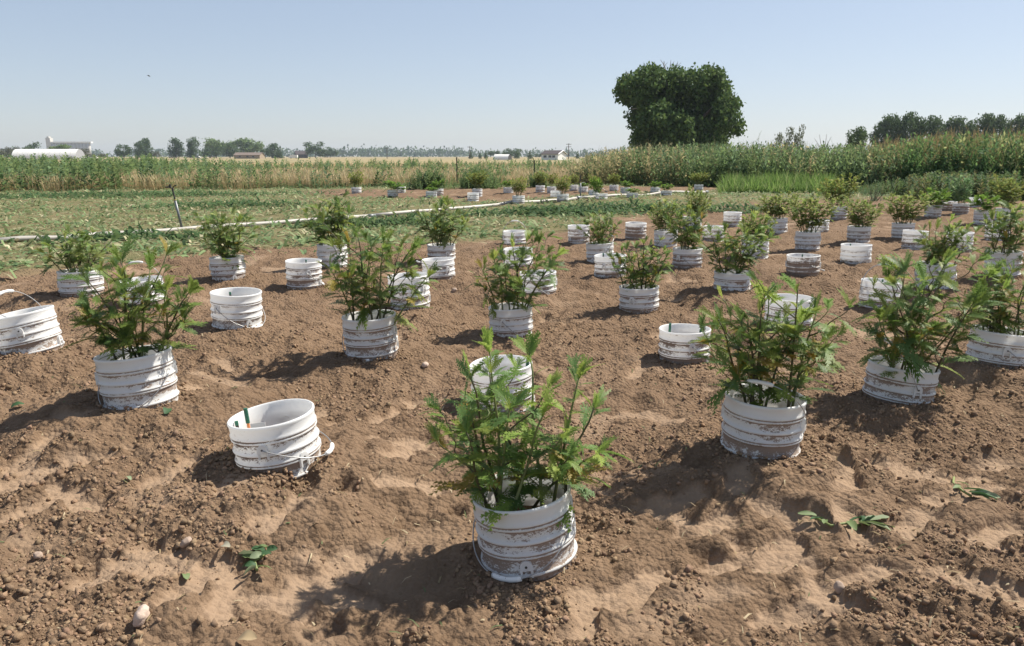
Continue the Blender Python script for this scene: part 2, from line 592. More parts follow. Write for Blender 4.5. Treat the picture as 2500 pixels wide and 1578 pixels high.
# --- the far patch beyond the pipe
far = [('F1', 870, 457.5, 24, 15, 'F', (848, 890, 418), 'at the end of the far patch by the wheat'),
       ('F2', 958.6, 464, 25, 17, 'L', (940, 985, 450), 'with black shadow near the far patch end'),
       ('F3', 979, 456, 21, 15, '', None, 'small behind the one with a black shadow'),
       ('F4', 1053, 467, 25.6, 16, 'L', (1040, 1066, 459), 'below the two feathery weed bushes'),
       ('F5', 1070, 461.5, 22, 16, 'L', (1048, 1084, 450), 'half hidden below the two feathery weed bushes'),
       ('F6', 1155, 471, 26.5, 20, '', None, 'tall and bare in the far patch'),
       ('F7', 1165, 461.5, 25, 18, 'F', (1142, 1190, 418), 'beneath a big olive plant by the steel post'),
       ('F8', 1241, 458, 20, 14, 'L', (1226, 1252, 444), 'small between two olive plants'),
       ('F9', 1266, 478, 29, 19, 'F', (1246, 1292, 432), 'lowest in the far patch, nearly touching the pipe'),
       ('F10', 1319, 453, 23, 17, 'F', (1298, 1334, 420), 'before the second steel post'),
       ('F11', 1347, 456, 22, 16, 'F', (1334, 1362, 424), 'beside the one before the second steel post'),
       ('F12', 1357, 466.5, 24, 15, '', None, 'squeezed between two olive plants near the pipe'),
       ('F13', 1374, 474, 25, 19, 'F', (1352, 1398, 430), 'touching the pipe beside the thin riser'),
       ('F14', 1401, 452, 18.5, 14, 'F', (1386, 1414, 428), 'small under the tall pale weeds'),
       ('F15', 1424, 456, 20, 14, 'L', (1414, 1434, 448), 'with a raised handle behind the thin riser'),
       ('F16', 1450, 464, 22, 13, 'F', (1436, 1472, 428), 'just beyond the thin riser'),
       ('F17', 1469, 473, 24, 13, 'L', (1448, 1474, 464), 'close to the pipe with a raised handle'),
       ('F18', 1499, 452, 20, 14, 'F', (1482, 1516, 426), 'against the dark hedge with upright plant'),
       ('F19', 1527, 458, 21.6, 16, 'L', (1516, 1542, 446), 'with loose handle near the dark hedge'),
       ('F20', 1544, 471.6, 22, 11, 'L', (1530, 1558, 462), 'low by the pipe below the dark hedge'),
       ('F21', 1600, 457, 20, 13, 'L', (1586, 1612, 446), 'under the dark hedge with bright leaves'),
       ('F22', 1627, 466, 20, 11, 'L', (1612, 1640, 452), 'half buried under the dark hedge'),
       ('F23', 1706, 451, 21, 18, 'F', (1684, 1728, 421), 'alone at the pipe end by the bright grass')]
for k, cx, cy, w, h, pl, box, wh in far:
    hd = (90, 85) if k in ('F15', 'F17', 'F19') else None
    bk(k, cx, cy, w, h, 0, .5, 180 if hd else -60, hd, pl, box, 'tiny white bucket ' + wh,
       ('low bright plant in the tiny bucket ' if pl == 'L' else 'olive plant in the tiny bucket ') + wh)

for b in B.values():
    r = ray(b['cx'], b['cy'])
    dw = .30 * FPX / b['w']
    dz = (.385 - CAM_Z) / r.z
    t = 1.0 if b['w'] > 95 else (.5 if b['w'] > 70 else 0.0)
    D = dw * t + dz * (1 - t)
    c = Vector((0, 0, CAM_Z)) + r * D
    f = at_y(b['cx'], b['cy'], c.y - .15)                    # column through the front lip
    lip = Vector((c.x, c.y - .15, c.z))
    # the lip's own row in the picture, then the soil h pixels below it
    q = lip - Vector((0, 0, CAM_Z))
    zc = q.y * CP - q.z * SP
    row = 789 - FPX * (q.y * SP + q.z * CP) / zc
    b['gz'] = at_y(b['cx'], row + b['h'], c.y - .15).z
    b['D'], b['c'] = D, c
    b['gz'] = min(max(b['gz'], c.z - .235), c.z - .10)

# ------------------------------------------------------------------ ground
ys = [.7]
while ys[-1] < 72:
    y = ys[-1]
    ys.append(y * (1.0043 if y < 11 else (1.008 if y < 25 else 1.016)))
ys = np.array(ys)
ss = np.arange(-.86, .861, .0026)
GX = ss[None, :] * (ys[:, None] + .8)
GY = np.repeat(ys[:, None], len(ss), 1)
rng = np.random.default_rng(7)

NBX = np.array([-40, -9, -4.9, -3.3, -.6, .9, 2.4, 8, 14, 30])
NBY = np.array([2, 5.6, 7.6, 10.0, 10.5, 12.6, 15.8, 21.5, 26, 40])


def soil_mask(x, y):
    wob = gnoise(x * .9, y * .9, 31) * .5 + gnoise(x * 3.3, y * 3.3, 32) * .3
    near = sstep(.45, -.45, y - np.interp(x, NBX, NBY) + wob)
    lo = np.interp(x, [-9, -6.4, -.9, 7, 12], [30, 24.2, 20.0, 28.4, 34])
    hi = np.interp(x, [-9, -5, 0, 9], [30, 29.5, 32, 33.5])
    farp = sstep(-.4, .4, y - lo + wob) * sstep(.4, -.4, y - hi + wob) * sstep(-7.6, -6.6, x + wob) * sstep(9.3, 8.5, x + wob)
    return np.maximum(near, farp)


num, den = np.zeros_like(GX), np.full_like(GX, .02)
for b in B.values():
    w_ = 1 / ((GX - b['c'].x) ** 2 + (GY - b['c'].y) ** 2 + .35) ** 2
    num += w_ * b['gz']; den += w_
base_h = (num + .02 * .10) / den - .045
low = base_h + .024 * gnoise(GX * .9, GY * .9, 1) + .020 * gnoise(GX * 1.9, GY * 1.9, 2)
sm = soil_mask(GX, GY)
fade = sstep(60, 35, GY)
# trodden pale dust: irregular patches and footprints
px_ = GX + .25 * gnoise(GX * 2.2, GY * 2.2, 11)
py_ = GY + .25 * gnoise(GX * 2.2, GY * 2.2, 12)
pale = sstep(.36, .78, gnoise(px_ * 1.5, py_ * 2.3, 13) + .5 * gnoise(px_ * 4, py_ * 5, 14)) * .8
det = (.028 * gnoise(GX * 3.6 + .3 * gnoise(GX * 5, GY * 5, 17), GY * 4.2, 3) + .034 * (np.abs(gnoise(GX * 5.2, GY * 6.5, 4)) - .25) - .016 * np.abs(gnoise(GX * 9.5, GY * 11, 18))
       + .013 * gnoise(GX * 13, GY * 13, 5) + .006 * gnoise(GX * 26, GY * 26, 6))
lump = np.maximum(gnoise(GX * 17, GY * 17, 8) - .08, 0) * .024 + np.maximum(gnoise(GX * 33, GY * 33, 9), 0) * .011 + np.maximum(gnoise(GX * 58, GY * 58, 10), 0) * .010
rough_z = sstep(-.2, .35, gnoise(GX * 1.1, GY * 1.1, 15))

# mounds round the buckets
mound = low.copy()
mwt = np.zeros_like(low)
bwt = np.zeros_like(low)
for b in sorted(B.values(), key=lambda q: -q['D']):
    c = b['c']
    i0, i1 = np.searchsorted(ys, [c.y - 1.0, c.y + 1.0])
    X, Y = GX[i0:i1], GY[i0:i1]
    near_ = np.abs(X - c.x) < 1.0
    d = np.hypot(X - c.x, Y - c.y) + .10 * gnoise(X * 3 + 5, Y * 3, 21) + .05 * gnoise(X * 8, Y * 8, 22)
    f = sstep(.60, .20, d) * near_
    mound[i0:i1] = mound[i0:i1] * (1 - f) + b['gz'] * f
    mwt[i0:i1] = np.maximum(mwt[i0:i1], f)
    bwt[i0:i1] = np.maximum(bwt[i0:i1], sstep(.30, .17, np.hypot(X - c.x, Y - c.y)))
# footprints: (x, y, heading, length)
prints = []
fp_px = [(600, 1255, 80), (250, 1205, 20), (420, 1235, 70), (470, 1440, -20), (560, 1500, 100), (300, 1440, 60), (650, 1500, 5), (830, 1470, -30), (820, 1400, 30),
         (2080, 1330, 85), (2230, 1310, 40), (2190, 1195, -10), (2060, 1215, 80), (1880, 1370, -30), (1950, 1500, 10), (1730, 1310, 30), (980, 1110, 25),
         (870, 1070, 45), (1000, 1230, 10), (60, 1270, 0), (120, 1310, 60), (2440, 1170, 10), (2380, 1240, 20), (1640, 1250, 15), (1560, 1440, 40), (1420, 1500, 70),
         (700, 1330, 50), (960, 1040, 60), (1050, 1000, 20), (1450, 990, 30), (1560, 920, 60), (440, 1060, 40), (200, 1130, 15), (1800, 1220, 75)]
for (a, b_, an) in fp_px:
    p = on_z(a, b_, .09)
    prints.append((p.x, p.y, R(an), .28))
for k in range(150):
    y = 1.9 * math.exp(rng.random() * math.log(5.5))
    x = (rng.random() * 2 - 1) * .72 * y
    if min((Vector((x, y, 0)) - Vector((b['c'].x, b['c'].y, 0))).length for b in B.values()) < .45: continue
    prints.append((x, y, rng.random() * 6.28, .27 + .04 * rng.random()))
footm = np.zeros_like(low)
tread = np.zeros_like(low)
for (x, y, a, ln) in prints:
    i0, i1 = np.searchsorted(ys, [y - .35, y + .35])
    X, Y = GX[i0:i1] - x, GY[i0:i1] - y
    u = X * math.cos(a) + Y * math.sin(a)
    v = -X * math.sin(a) + Y * math.cos(a)
    wv = .052 - .012 * np.cos(u / ln * 9) + .006 * gnoise(X * 20, Y * 20, 41)
    r_ = np.maximum(np.abs(u) / (ln * .5), np.hypot(u / (ln * .5), v / wv) * .95)
    m_ = sstep(1.12, .84, r_ + .30 * gnoise(X * 13 + x, Y * 13, 45)) * sstep(-.55, -.1, gnoise(X * 6, Y * 6, 46 + int(abs(x) * 30)))
    rim = sstep(1.0, 1.3, r_) * sstep(1.9, 1.35, r_)
    footm[i0:i1] = np.maximum(footm[i0:i1], m_)
    tread[i0:i1] = np.where(m_ > .25, np.sign(np.sin(u * 2 * math.pi / .024 + 6 * v)) * .0022 * sstep(-.1, .25, gnoise(X * 8, Y * 8, int(abs(x) * 50) + 70)), tread[i0:i1])
    tread[i0:i1] += rim * .014 * (.5 + gnoise(X * 14, Y * 14, 44))
# one wheel mark at the near corner
for (ax, ay, bx, by, hw) in ((2255, 1440, 2560, 1545, .06),):
    p, q = on_z(ax, ay, .09), on_z(bx, by, .09)
    dv = (q - p); ln = dv.length; dv.normalize()
    u = (GX - p.x) * dv.x + (GY - p.y) * dv.y
    v = -(GX - p.x) * dv.y + (GY - p.y) * dv.x
    m_ = sstep(hw * 1.25, hw * .85, np.abs(v)) * sstep(-.05, .05, u) * sstep(ln + .05, ln - .05, u)
    footm = np.maximum(footm, m_)
    tread = np.where(m_ > .4, np.sign(np.sin(u * 2 * math.pi / .045 + np.abs(v) * 90)) * .0035, tread)
pale = np.maximum(pale, footm) * sm
pale *= 1 - .6 * mwt * (footm < .3)
pit = np.zeros_like(low)
for (a, b_, rr, dp) in ((740, 1262, .07, .045), (835, 1262, .05, .04), (700, 1272, .05, .03), (385, 1375, .04, .035), (560, 1085, .06, .03), (205, 1445, .05, .03), (470, 1085, .05, .02),
                        (1110, 1270, .05, .03), (1560, 1005, .08, .03), (1900, 1130, .07, .03), (2320, 940, .08, .03), (1700, 1190, .06, .03), (2060, 1250, .05, .02), (780, 1540, .05, .03)):
    p = on_z(a, b_, .09)
    d = np.hypot(GX - p.x, (GY - p.y) * 1.0) + .03 * gnoise(GX * 9, GY * 9, 51)
    pit -= dp * sstep(rr * 1.3, rr * .5, d)
smoothf = np.clip(np.maximum(pale * .95, 0), 0, 1)
GZ = mound * fade + (det * (1 - .6 * smoothf) + lump * (.55 + .45 * rough_z) * (1 - .72 * smoothf)) * (sm * .85 + .15) * fade * (1 - .65 * bwt) - footm * (1 - bwt) * .024 * sm + tread * np.maximum(footm ** .5, .45) * sm + pit
GZ = np.maximum(GZ, -.05)
nr, nc = GX.shape
V = np.stack([GX, GY, GZ], -1).reshape(-1, 3)
ii = (np.arange(nr - 1)[:, None] * nc + np.arange(nc - 1)[None, :]).ravel()
F = np.stack([ii, ii + 1, ii + nc + 1, ii + nc], 1)
me = mesh_data('ground', V, F, M_SOIL, smooth=True)
a = me.attributes.new('pale', 'FLOAT', 'POINT'); a.data.foreach_set('value', pale.astype(np.float32).ravel())
a = me.attributes.new('soil', 'FLOAT', 'POINT'); a.data.foreach_set('value', sm.astype(np.float32).ravel())
ground = tag(obj('ground', me), kind='structure')


def gh(x, y):
    """height of the ground (arrays or numbers)"""
    x, y = np.asarray(x, float), np.asarray(y, float)
    fi = np.clip(np.interp(y, ys, np.arange(nr)), 0, nr - 1.001)
    fj = np.clip((x / (y + .8) - ss[0]) / .0026, 0, nc - 1.001)
    i, j = fi.astype(int), fj.astype(int)
    u, v = fi - i, fj - j
    return (GZ[i, j] * (1 - u) * (1 - v) + GZ[i + 1, j] * u * (1 - v) + GZ[i, j + 1] * (1 - u) * v + GZ[i + 1, j + 1] * u * v)


def on_ground(px, py):
    r = ray(px, py); o = Vector((0, 0, CAM_Z)); z = .08
    for _ in range(12):
        p = o + r * ((z - CAM_Z) / r.z); z = .5 * z + .5 * float(gh(p.x, p.y))
    return Vector((p.x, p.y, z))


def field_mat():
    m, nt, N, L, p = new_mat('field')
    p.inputs['Roughness'].default_value = .95
    geo = N.new('ShaderNodeNewGeometry')
    mp = N.new('ShaderNodeMapping')
    mp.inputs['Scale'].default_value = (.012, .05, 1)
    L.new(geo.outputs['Position'], mp.inputs['Vector'])
    n = noise_node(nt, mp.outputs[0], 1.5, 6)
    n2 = noise_node(nt, geo.outputs['Position'], .8, 5)
    c = mix_col(nt, ramp(nt, n, .42, .6), (.36, .26, .12), (.17, .17, .07))
    c = mix_col(nt, math_node(nt, 'MULTIPLY', n2, .5), c, (.28, .21, .11))
    L.new(c, p.inputs['Base Color'])
    return m


m = MB()
m.add([(-6000, -400, -.065), (6000, -400, -.065), (6000, 7000, -.065), (-6000, 7000, -.065)], [(0, 1, 2, 3)])
tag(m.build('field', field_mat()), kind='structure')

# ------------------------------------------------------------------ scatter tools


def rand_rot(n, rng, tilt=1.0):
    """(n,3,3) rotations: random heading, tilted by up to tilt*90 degrees"""
    a = rng.random(n) * 2 * math.pi
    b = (rng.random(n) * 2 - 1) * tilt * math.pi / 2
    c = (rng.random(n) * 2 - 1) * tilt * math.pi / 2
    ca, sa, cb, sb, cc, sc = np.cos(a), np.sin(a), np.cos(b), np.sin(b), np.cos(c), np.sin(c)
    z, o = np.zeros(n), np.ones(n)
    Rz = np.stack([ca, -sa, z, sa, ca, z, z, z, o], 1).reshape(n, 3, 3)
    Rx = np.stack([o, z, z, z, cb, -sb, z, sb, cb], 1).reshape(n, 3, 3)
    Ry = np.stack([cc, z, sc, z, o, z, -sc, z, cc], 1).reshape(n, 3, 3)
    return Rz @ Rx @ Ry


def scatter(bV, bT, rot, pos, scale, icol=None, bcol=None):
    """copies of a triangle shape joined into arrays; colours per instance (icol) times per base vertex (bcol)"""
    bV = np.asarray(bV, float)
    n, k = len(pos), len(bV)
    sc = np.asarray(scale, float)
    if sc.ndim == 1: sc = np.repeat(sc[:, None], 3, 1)
    loc = bV[None] * sc[:, None, :]
    V = np.einsum('nij,nkj->nki', rot, loc) + np.asarray(pos)[:, None, :]
    T = (np.asarray(bT)[None] + (np.arange(n) * k)[:, None, None]).reshape(-1, 3)
    col = None
    if icol is not None:
        col = np.repeat(np.asarray(icol)[:, None, :], k, 1)
        if bcol is not None: col = col * np.asarray(bcol)[None]
        col = col.reshape(-1, 3)
    return V.reshape(-1, 3), T, col


def join(parts):
    Vs, Ts, Cs, o = [], [], [], 0
    for V, T, c in parts:
        Vs.append(V); Ts.append(T + o); Cs.append(c); o += len(V)
    return np.concatenate(Vs), np.concatenate(Ts), (np.concatenate(Cs) if Cs[0] is not None else None)


def jitter(base, n, rng, v=.2, h=.1):
    c = np.asarray(base)[None] * (1 + (rng.random((n, 1)) * 2 - 1) * v)
    return np.clip(c * (1 + (rng.random((n, 3)) * 2 - 1) * h), 0, 1)


def pick(cols, w, n, rng):
    return np.asarray(cols)[rng.choice(len(cols), n, p=np.asarray(w) / sum(w))]


def ico(sub, rng, rough):
    if sub == 0:
        V = np.array([(1, 0, 0), (-1, 0, 0), (0, 1, 0), (0, -1, 0), (0, 0, 1), (0, 0, -1)], float)
        T = np.array([(0, 2, 4), (2, 1, 4), (1, 3, 4), (3, 0, 4), (2, 0, 5), (1, 2, 5), (3, 1, 5), (0, 3, 5)])
        return V * (1 + (rng.random((6, 1)) * 2 - 1) * .35) * np.array([1, .85, .75]) + (rng.random((6, 3)) - .5) * .35, T
    import bmesh
    bm = bmesh.new()
    bmesh.ops.create_icosphere(bm, subdivisions=sub, radius=1)
    V = np.array([v.co[:] for v in bm.verts]); T = np.array([[v.index for v in f.verts] for f in bm.faces])
    bm.free()
    V = V * (1 + (rng.random((len(V), 1)) * 2 - 1) * rough) * np.array([1, .85, .65])
    return V, T


# clods of earth: far too many to count
parts = []
for sub, n, r0, r1, ymax, q in ((0, 52000, .0022, .0062, 6, .9), (1, 9000, .0045, .0095, 7, .9), (2, 110, .010, .017, 9, .5), (0, 16000, .008, .018, 15, .7)):
    for v in range(4):
        k = n // 4
        y = 1.35 * np.exp(rng.random(k) * math.log(ymax / 1.35))
        x = (rng.random(k) * 2 - 1) * .78 * y
        keep = (soil_mask(x, y) > .5) & (gnoise(x * 1.1, y * 1.1, 15) + .5 * gnoise(x * 5, y * 5, 16) > -.25 + .3 * rng.random(k))
        ok = np.ones(k, bool)
        for b in B.values():
            ok &= np.hypot(x - b['c'].x, y - b['c'].y) > .17
        fi = np.clip(np.interp(y, ys, np.arange(nr)), 0, nr - 1).astype(int)
        fj = np.clip((x / (y + .8) - ss[0]) / .0026, 0, nc - 1).astype(int)
        ok &= (footm[fi, fj] < .35) | (rng.random(k) < .12)
        x, y = x[keep & ok], y[keep & ok]
        k = len(x)
        rr = r0 + (r1 - r0) * rng.random(k) ** 2.2
        bV, bT = ico(sub, rng, .32 if sub == 1 else .2)
        parts.append(scatter(bV, bT, rand_rot(k, rng, q), np.stack([x, y, gh(x, y) + rr * .12], 1), rr, jitter(SOIL_B, k, rng, .28, .05)))
for b in B.values():
    if b['D'] > 9: continue
    k = int(260 * min(1, 3.2 / b['D']) + 40)
    a_ = rng.random(k) * 2 * math.pi
    d_ = .150 + .09 * rng.random(k) ** 1.8
    x, y = b['c'].x + np.cos(a_) * d_, b['c'].y + np.sin(a_) * d_
    rr = .003 + .009 * rng.random(k) ** 2
    bV, bT = ico(0, rng, .3)
    parts.append(scatter(bV, bT, rand_rot(k, rng, .9), np.stack([x, y, gh(x, y) + rr * .3 + .006 * (d_ < .165)], 1), rr, jitter(SOIL_B, k, rng, .28, .05)))
V, T, c = join(parts)
tag(obj('soil_clods', mesh_data('soil_clods', V, T, M_CLOD, c)), 'loose brown clods of earth scattered over the tilled plot', 'soil', kind='stuff')

# ------------------------------------------------------------------ buckets
PROF = [  # radius, depth below the lip, dirt
    (.1415, .004, 0), (.1435, .000, .0), (.1475, .000, .0), (.1500, .003, .0), (.1502, .009, .05), (.1482, .0125, .3),
    (.1470, .016, .18), (.1462, .036, .12), (.1478, .043, .2), (.1500, .0465, .1), (.1500, .0505, .25), (.1472, .053, .95), (.1472, .056, .95),
    (.1498, .0585, .2), (.1495, .063, .4), (.1445, .0665, .9), (.1440, .072, .62), (.1436, .086, .42), (.1440, .096, .45), (.1490, .0985, .15),
    (.1508, .1015, .05), (.1500, .1055, .3), (.1462, .1085, .95), (.1455, .114, .6), (.1450, .132, .5), (.1488, .1350, .2), (.1504, .1385, .1),
    (.1480, .1410, .95), (.1480, .1435, .95), (.1500, .1460, .15), (.1494, .1500, .5), (.1435, .1530, .98), (.1425, .160, .85), (.1415, .180, .60),
    (.1418, .1965, .70), (.1470, .1985, .3), (.1488, .2020, .2), (.1470, .206, .6), (.1430, .209, .95), (.1420, .22, .70), (.1395, .36, .8)]
INNER = [(.1385, .36, .7), (.1400, .17, .3), (.1408, .10, .06), (.1415, .004, 0)]


def lathe_dirt(name, prof, n, seed, wob):
    rg = random.Random(seed)
    ph = [rg.random() * 6.28 for _ in range(4)]
    V, D, F = [], [], []
    for (r, z, d) in prof:
        for k in range(n):
            a = 2 * math.pi * k / n
            rr = r * (1 + wob * (math.cos(2 * a + ph[0]) + .5 * math.cos(3 * a + ph[1] + z * 9)))
            V.append((rr * math.cos(a), rr * math.sin(a), -z + .0012 * math.sin(2 * a + ph[2])))
            D.append(d)
    for i in range(len(prof) - 1):
        for k in range(n):
            a, b = i * n + k, i * n + (k + 1) % n
            F.append((a, b, b + n, a + n))
    me = mesh_data(name, V, np.array(F), M_BUCKET, smooth=True)
    at = me.attributes.new('dirt', 'FLOAT', 'POINT')
    at.data.foreach_set('value', np.array(D, np.float32))
    return me


body_hi = [lathe_dirt('bucket_wall', list(reversed(INNER)) [::-1] + PROF[1:], 72, s, .006) for s in (1, 2, 3)]
body_lo = [lathe_dirt('bucket_wall', INNER + PROF[1:], 28, s, .006) for s in (4, 5)]


def ear_data():
    """arched lug with an open window under it; local: x sideways, y outwards, z up, pivot at the origin"""
    m = MB()
    out = [(-.019, -.034), (-.019, -.004)] + [(.0185 * math.cos(t), .018 * math.sin(t)) for t in np.linspace(math.pi * .97, math.pi * .03, 9)] + \
          [(.019, -.004), (.019, -.034), (.0135, -.034), (.0125, -.0125), (-.0125, -.0125), (-.0135, -.034)]
    n = len(out)
    y0, y1 = -.008, .009
    Vv = [(x, y0, z) for x, z in out] + [(x * .94, y1, z) for x, z in out]
    Ff = [(i, (i + 1) % n, (i + 1) % n + n, i + n) for i in range(n)] + [tuple(range(n, 2 * n))]
    m.add(Vv, Ff)
    me = m.data('ear', M_BUCKET)
    at = me.attributes.new('dirt', 'FLOAT', 'POINT')
    at.data.foreach_set('value', np.full(len(me.vertices), .12, np.float32))
    return me


EAR = ear_data()
m = MB(); m.tube([(0, .0085, 0), (0, .0105, 0)], .0038, 10); HOLE_SHADE = m.data('pivot_hole_shade', M_HOLE_SHADE)  # raised dark disc, painted for the shade inside the pivot hole


def handle_data(wire_r):
    """wire bail: x along the ear axis, bulging to +y, plus the grip"""
    Rr, Rb = .158, .205
    pts = [Vector((Rr * math.cos(t), Rb * math.sin(t) ** .9 if math.sin(t) > 0 else 0, 0)) for t in np.linspace(0, math.pi, 33)]
    m = MB(); m.tube([Vector((Rr - .012, 0, 0))] + pts + [Vector((-Rr + .012, 0, 0))], wire_r, 6)
    w = m.data('handle', M_WIRE, True)
    m = MB()
    gp = [Vector((x, Rb * math.sqrt(max(0, 1 - (x / Rr) ** 2)) ** .9, 0)) for x in np.linspace(-.046, .046, 9)]
    m.tube(gp, [.0072, .0086, .0086, .0086, .0074, .0086, .0086, .0086, .0072], 10)
    return w, m.data('grip', M_GRIP, True)


H_NEAR, GRIP = handle_data(.0021)
H_FAR, _ = handle_data(.003)


def soil_disc(seed):
    rg = np.random.default_rng(seed)
    V, F = [(0, 0, .004)], []
    n, rings = 30, 7
    for i in range(1, rings + 1):
        for k in range(n):
            a = 2 * math.pi * k / n
            r = .139 * i / rings
            V.append((r * math.cos(a), r * math.sin(a), (rg.random() - .5) * .012 * (1 if i < rings else .3) + .008 * math.sin(a * 2 + seed) * i / rings))
    for k in range(n): F.append((0, 1 + k, 1 + (k + 1) % n))
    for i in range(rings - 1):
        for k in range(n):
            a, b = 1 + i * n + k, 1 + i * n + (k + 1) % n
            F.append((a, a + n, b + n, b))
    me = mesh_data('soil', V, F, M_SOIL, smooth=True)
    at = me.attributes.new('soil', 'FLOAT', 'POINT')
    at.data.foreach_set('value', np.ones(len(V), np.float32))
    return me


SOILD = [soil_disc(s) for s in range(3)]
prng = random.Random(5)
for n_, b in enumerate(B.values()):
    near = b['D'] < 8.5
    e = empty('bucket', b['c'], b['bl'], 'bucket', 'white ribbed buckets set in the soil')
    e.rotation_euler = (R(b['pitch'] + prng.uniform(-1.5, 1.5)), R(-b['roll']), 0)
    bo = obj('wall', prng.choice(body_hi if near else body_lo), e)
    bo.rotation_euler.z = prng.random() * 6.28
    bo.color = (min(1.1, max(0, {'A': .46, 'AT': .46, 'C': .5}.get(b['key'], b['dirt'] + prng.uniform(-.22, .22)))), 0, 0, 1)
    b['root'] = e
    if b['D'] < 14:
        for (az, zz, rr) in ((b['ear'], -.079, .1465), (b['ear'] + 180, -.079, .1465), ({'A': -93, 'C': -38, 'AR': -52, 'AT': 140}.get(b['key'], b['ear'] + prng.choice((50, 75, -60, 40))), -.142 if b['key'] == 'C' else -.171, .1425)):
            ea = obj('ear', EAR, e)
            ea.location = (rr * math.cos(R(az)), rr * math.sin(R(az)), zz)
            ea.rotation_euler = (0, 0, R(az - 90))
            ea.color = (.5, 0, 0, 1)
            obj('pivot_hole_shade', HOLE_SHADE, ea)
    if b['handle']:
        az, lift = b['handle']
        h = obj('handle', H_NEAR if b['D'] < 6 else H_FAR, e)
        h.matrix_local = Matrix.Translation((0, 0, -.079)) @ Matrix.Rotation(R(az - 90), 4, 'Z') @ Matrix.Rotation(R(lift), 4, 'X')
        obj('grip', GRIP, h)
    sd = obj('soil', SOILD[n_ % 3], e)
    b['sz'] = -.115 if b['plant'] else -.16
    sd.location.z = b['sz']
    sd.rotation_euler.z = prng.random() * 6

# stakes and tags inside empty buckets


def stake(key, dx, dy, top, lean, label, full):
    b = B[key]
    o = empty('marker_stake', b['c'] + Vector((dx, dy, b['sz'])), label, 'stake', 'marker stakes in the empty buckets')
    o.rotation_euler = (R(lean[1]), R(lean[0]), 0)
    L = top - b['sz']
    if full:
        m = MB(); m.tube([(0, 0, 0), (0, 0, L * .68)], .0055, 10); m.build('shaft', M_ORANGE, o)
        m = MB(); m.tube([(0, 0, L * .68), (0, 0, L)], .0075, 10); m.build('tip', M_TGREEN, o)
    else:
        m = MB(); m.tube([(0, 0, 0), (0, 0, L * .9)], .006, 10); m.build('shaft', M_DARK, o)
        m = MB(); m.tube([(0, 0, L * .9), (0, 0, L)], .0066, 10); m.build('cap', M_TGREEN, o)


stake('C', -.080, .02, .012, (-6, 0), 'green and orange marker stake inside the tilted empty bucket', True)
stake('C', -.092, -.04, -.015, (-8, 0), 'dark probe beside the white tag inside the tilted empty bucket', False)
m = MB(); m.box(-.026, .026, -.0012, .0012, 0, .085)
t = empty('white_tag', B['C']['c'] + Vector((-.045, .0, -.125)), 'square white tag standing by the stakes in the tilted empty bucket', 'tag')
t.rotation_euler = (R(-12), R(-6), R(8)); m.build('plate', M_TAG, t)
m = MB(); m.tube([(0, .004, -.04), (0, .004, .05)], .003, 6); m.build('pin', M_WIRE, t)
stake('AU', -.085, .04, .022, (2, 0), 'green and orange stake standing in the bucket near the yellow-leaved plant', True)
stake('AU', .085, .0, -.006, (3, 0), 'short dark probe in the bucket that holds the orange stake', False)
stake('AV', .112, .05, .012, (6, 0), 'green-topped orange stake in the bucket hidden by the front plant', True)
stake('D', .02, .06, -.006, (2, 0), 'short dark probe in the strongly leaning bucket at the edge', False)
stake('H', -.055, .05, -.012, (0, 0), 'tiny dark probe in the clean empty bucket on a mound', False)
stake('I', .01, .04, .0, (0, 0), 'dark probe barely showing in the bucket with the round shadow', False)
stake('AG', .0, .05, .0, (3, 0), 'dark probe in the bucket coated with brown dirt', False)
stake('AI', -.04, .05, .0, (0, 0), 'dark probe in the clean bucket uphill of the brown one', False)
stake('AP', .03, .05, .0, (0, 0), 'dark probe in the bucket with the upright handle', False)
stake('T', -.06, .05, .012, (0, 0), 'dark probe in the bucket half hidden by the compact bush', False)

# ------------------------------------------------------------------ the potted plants


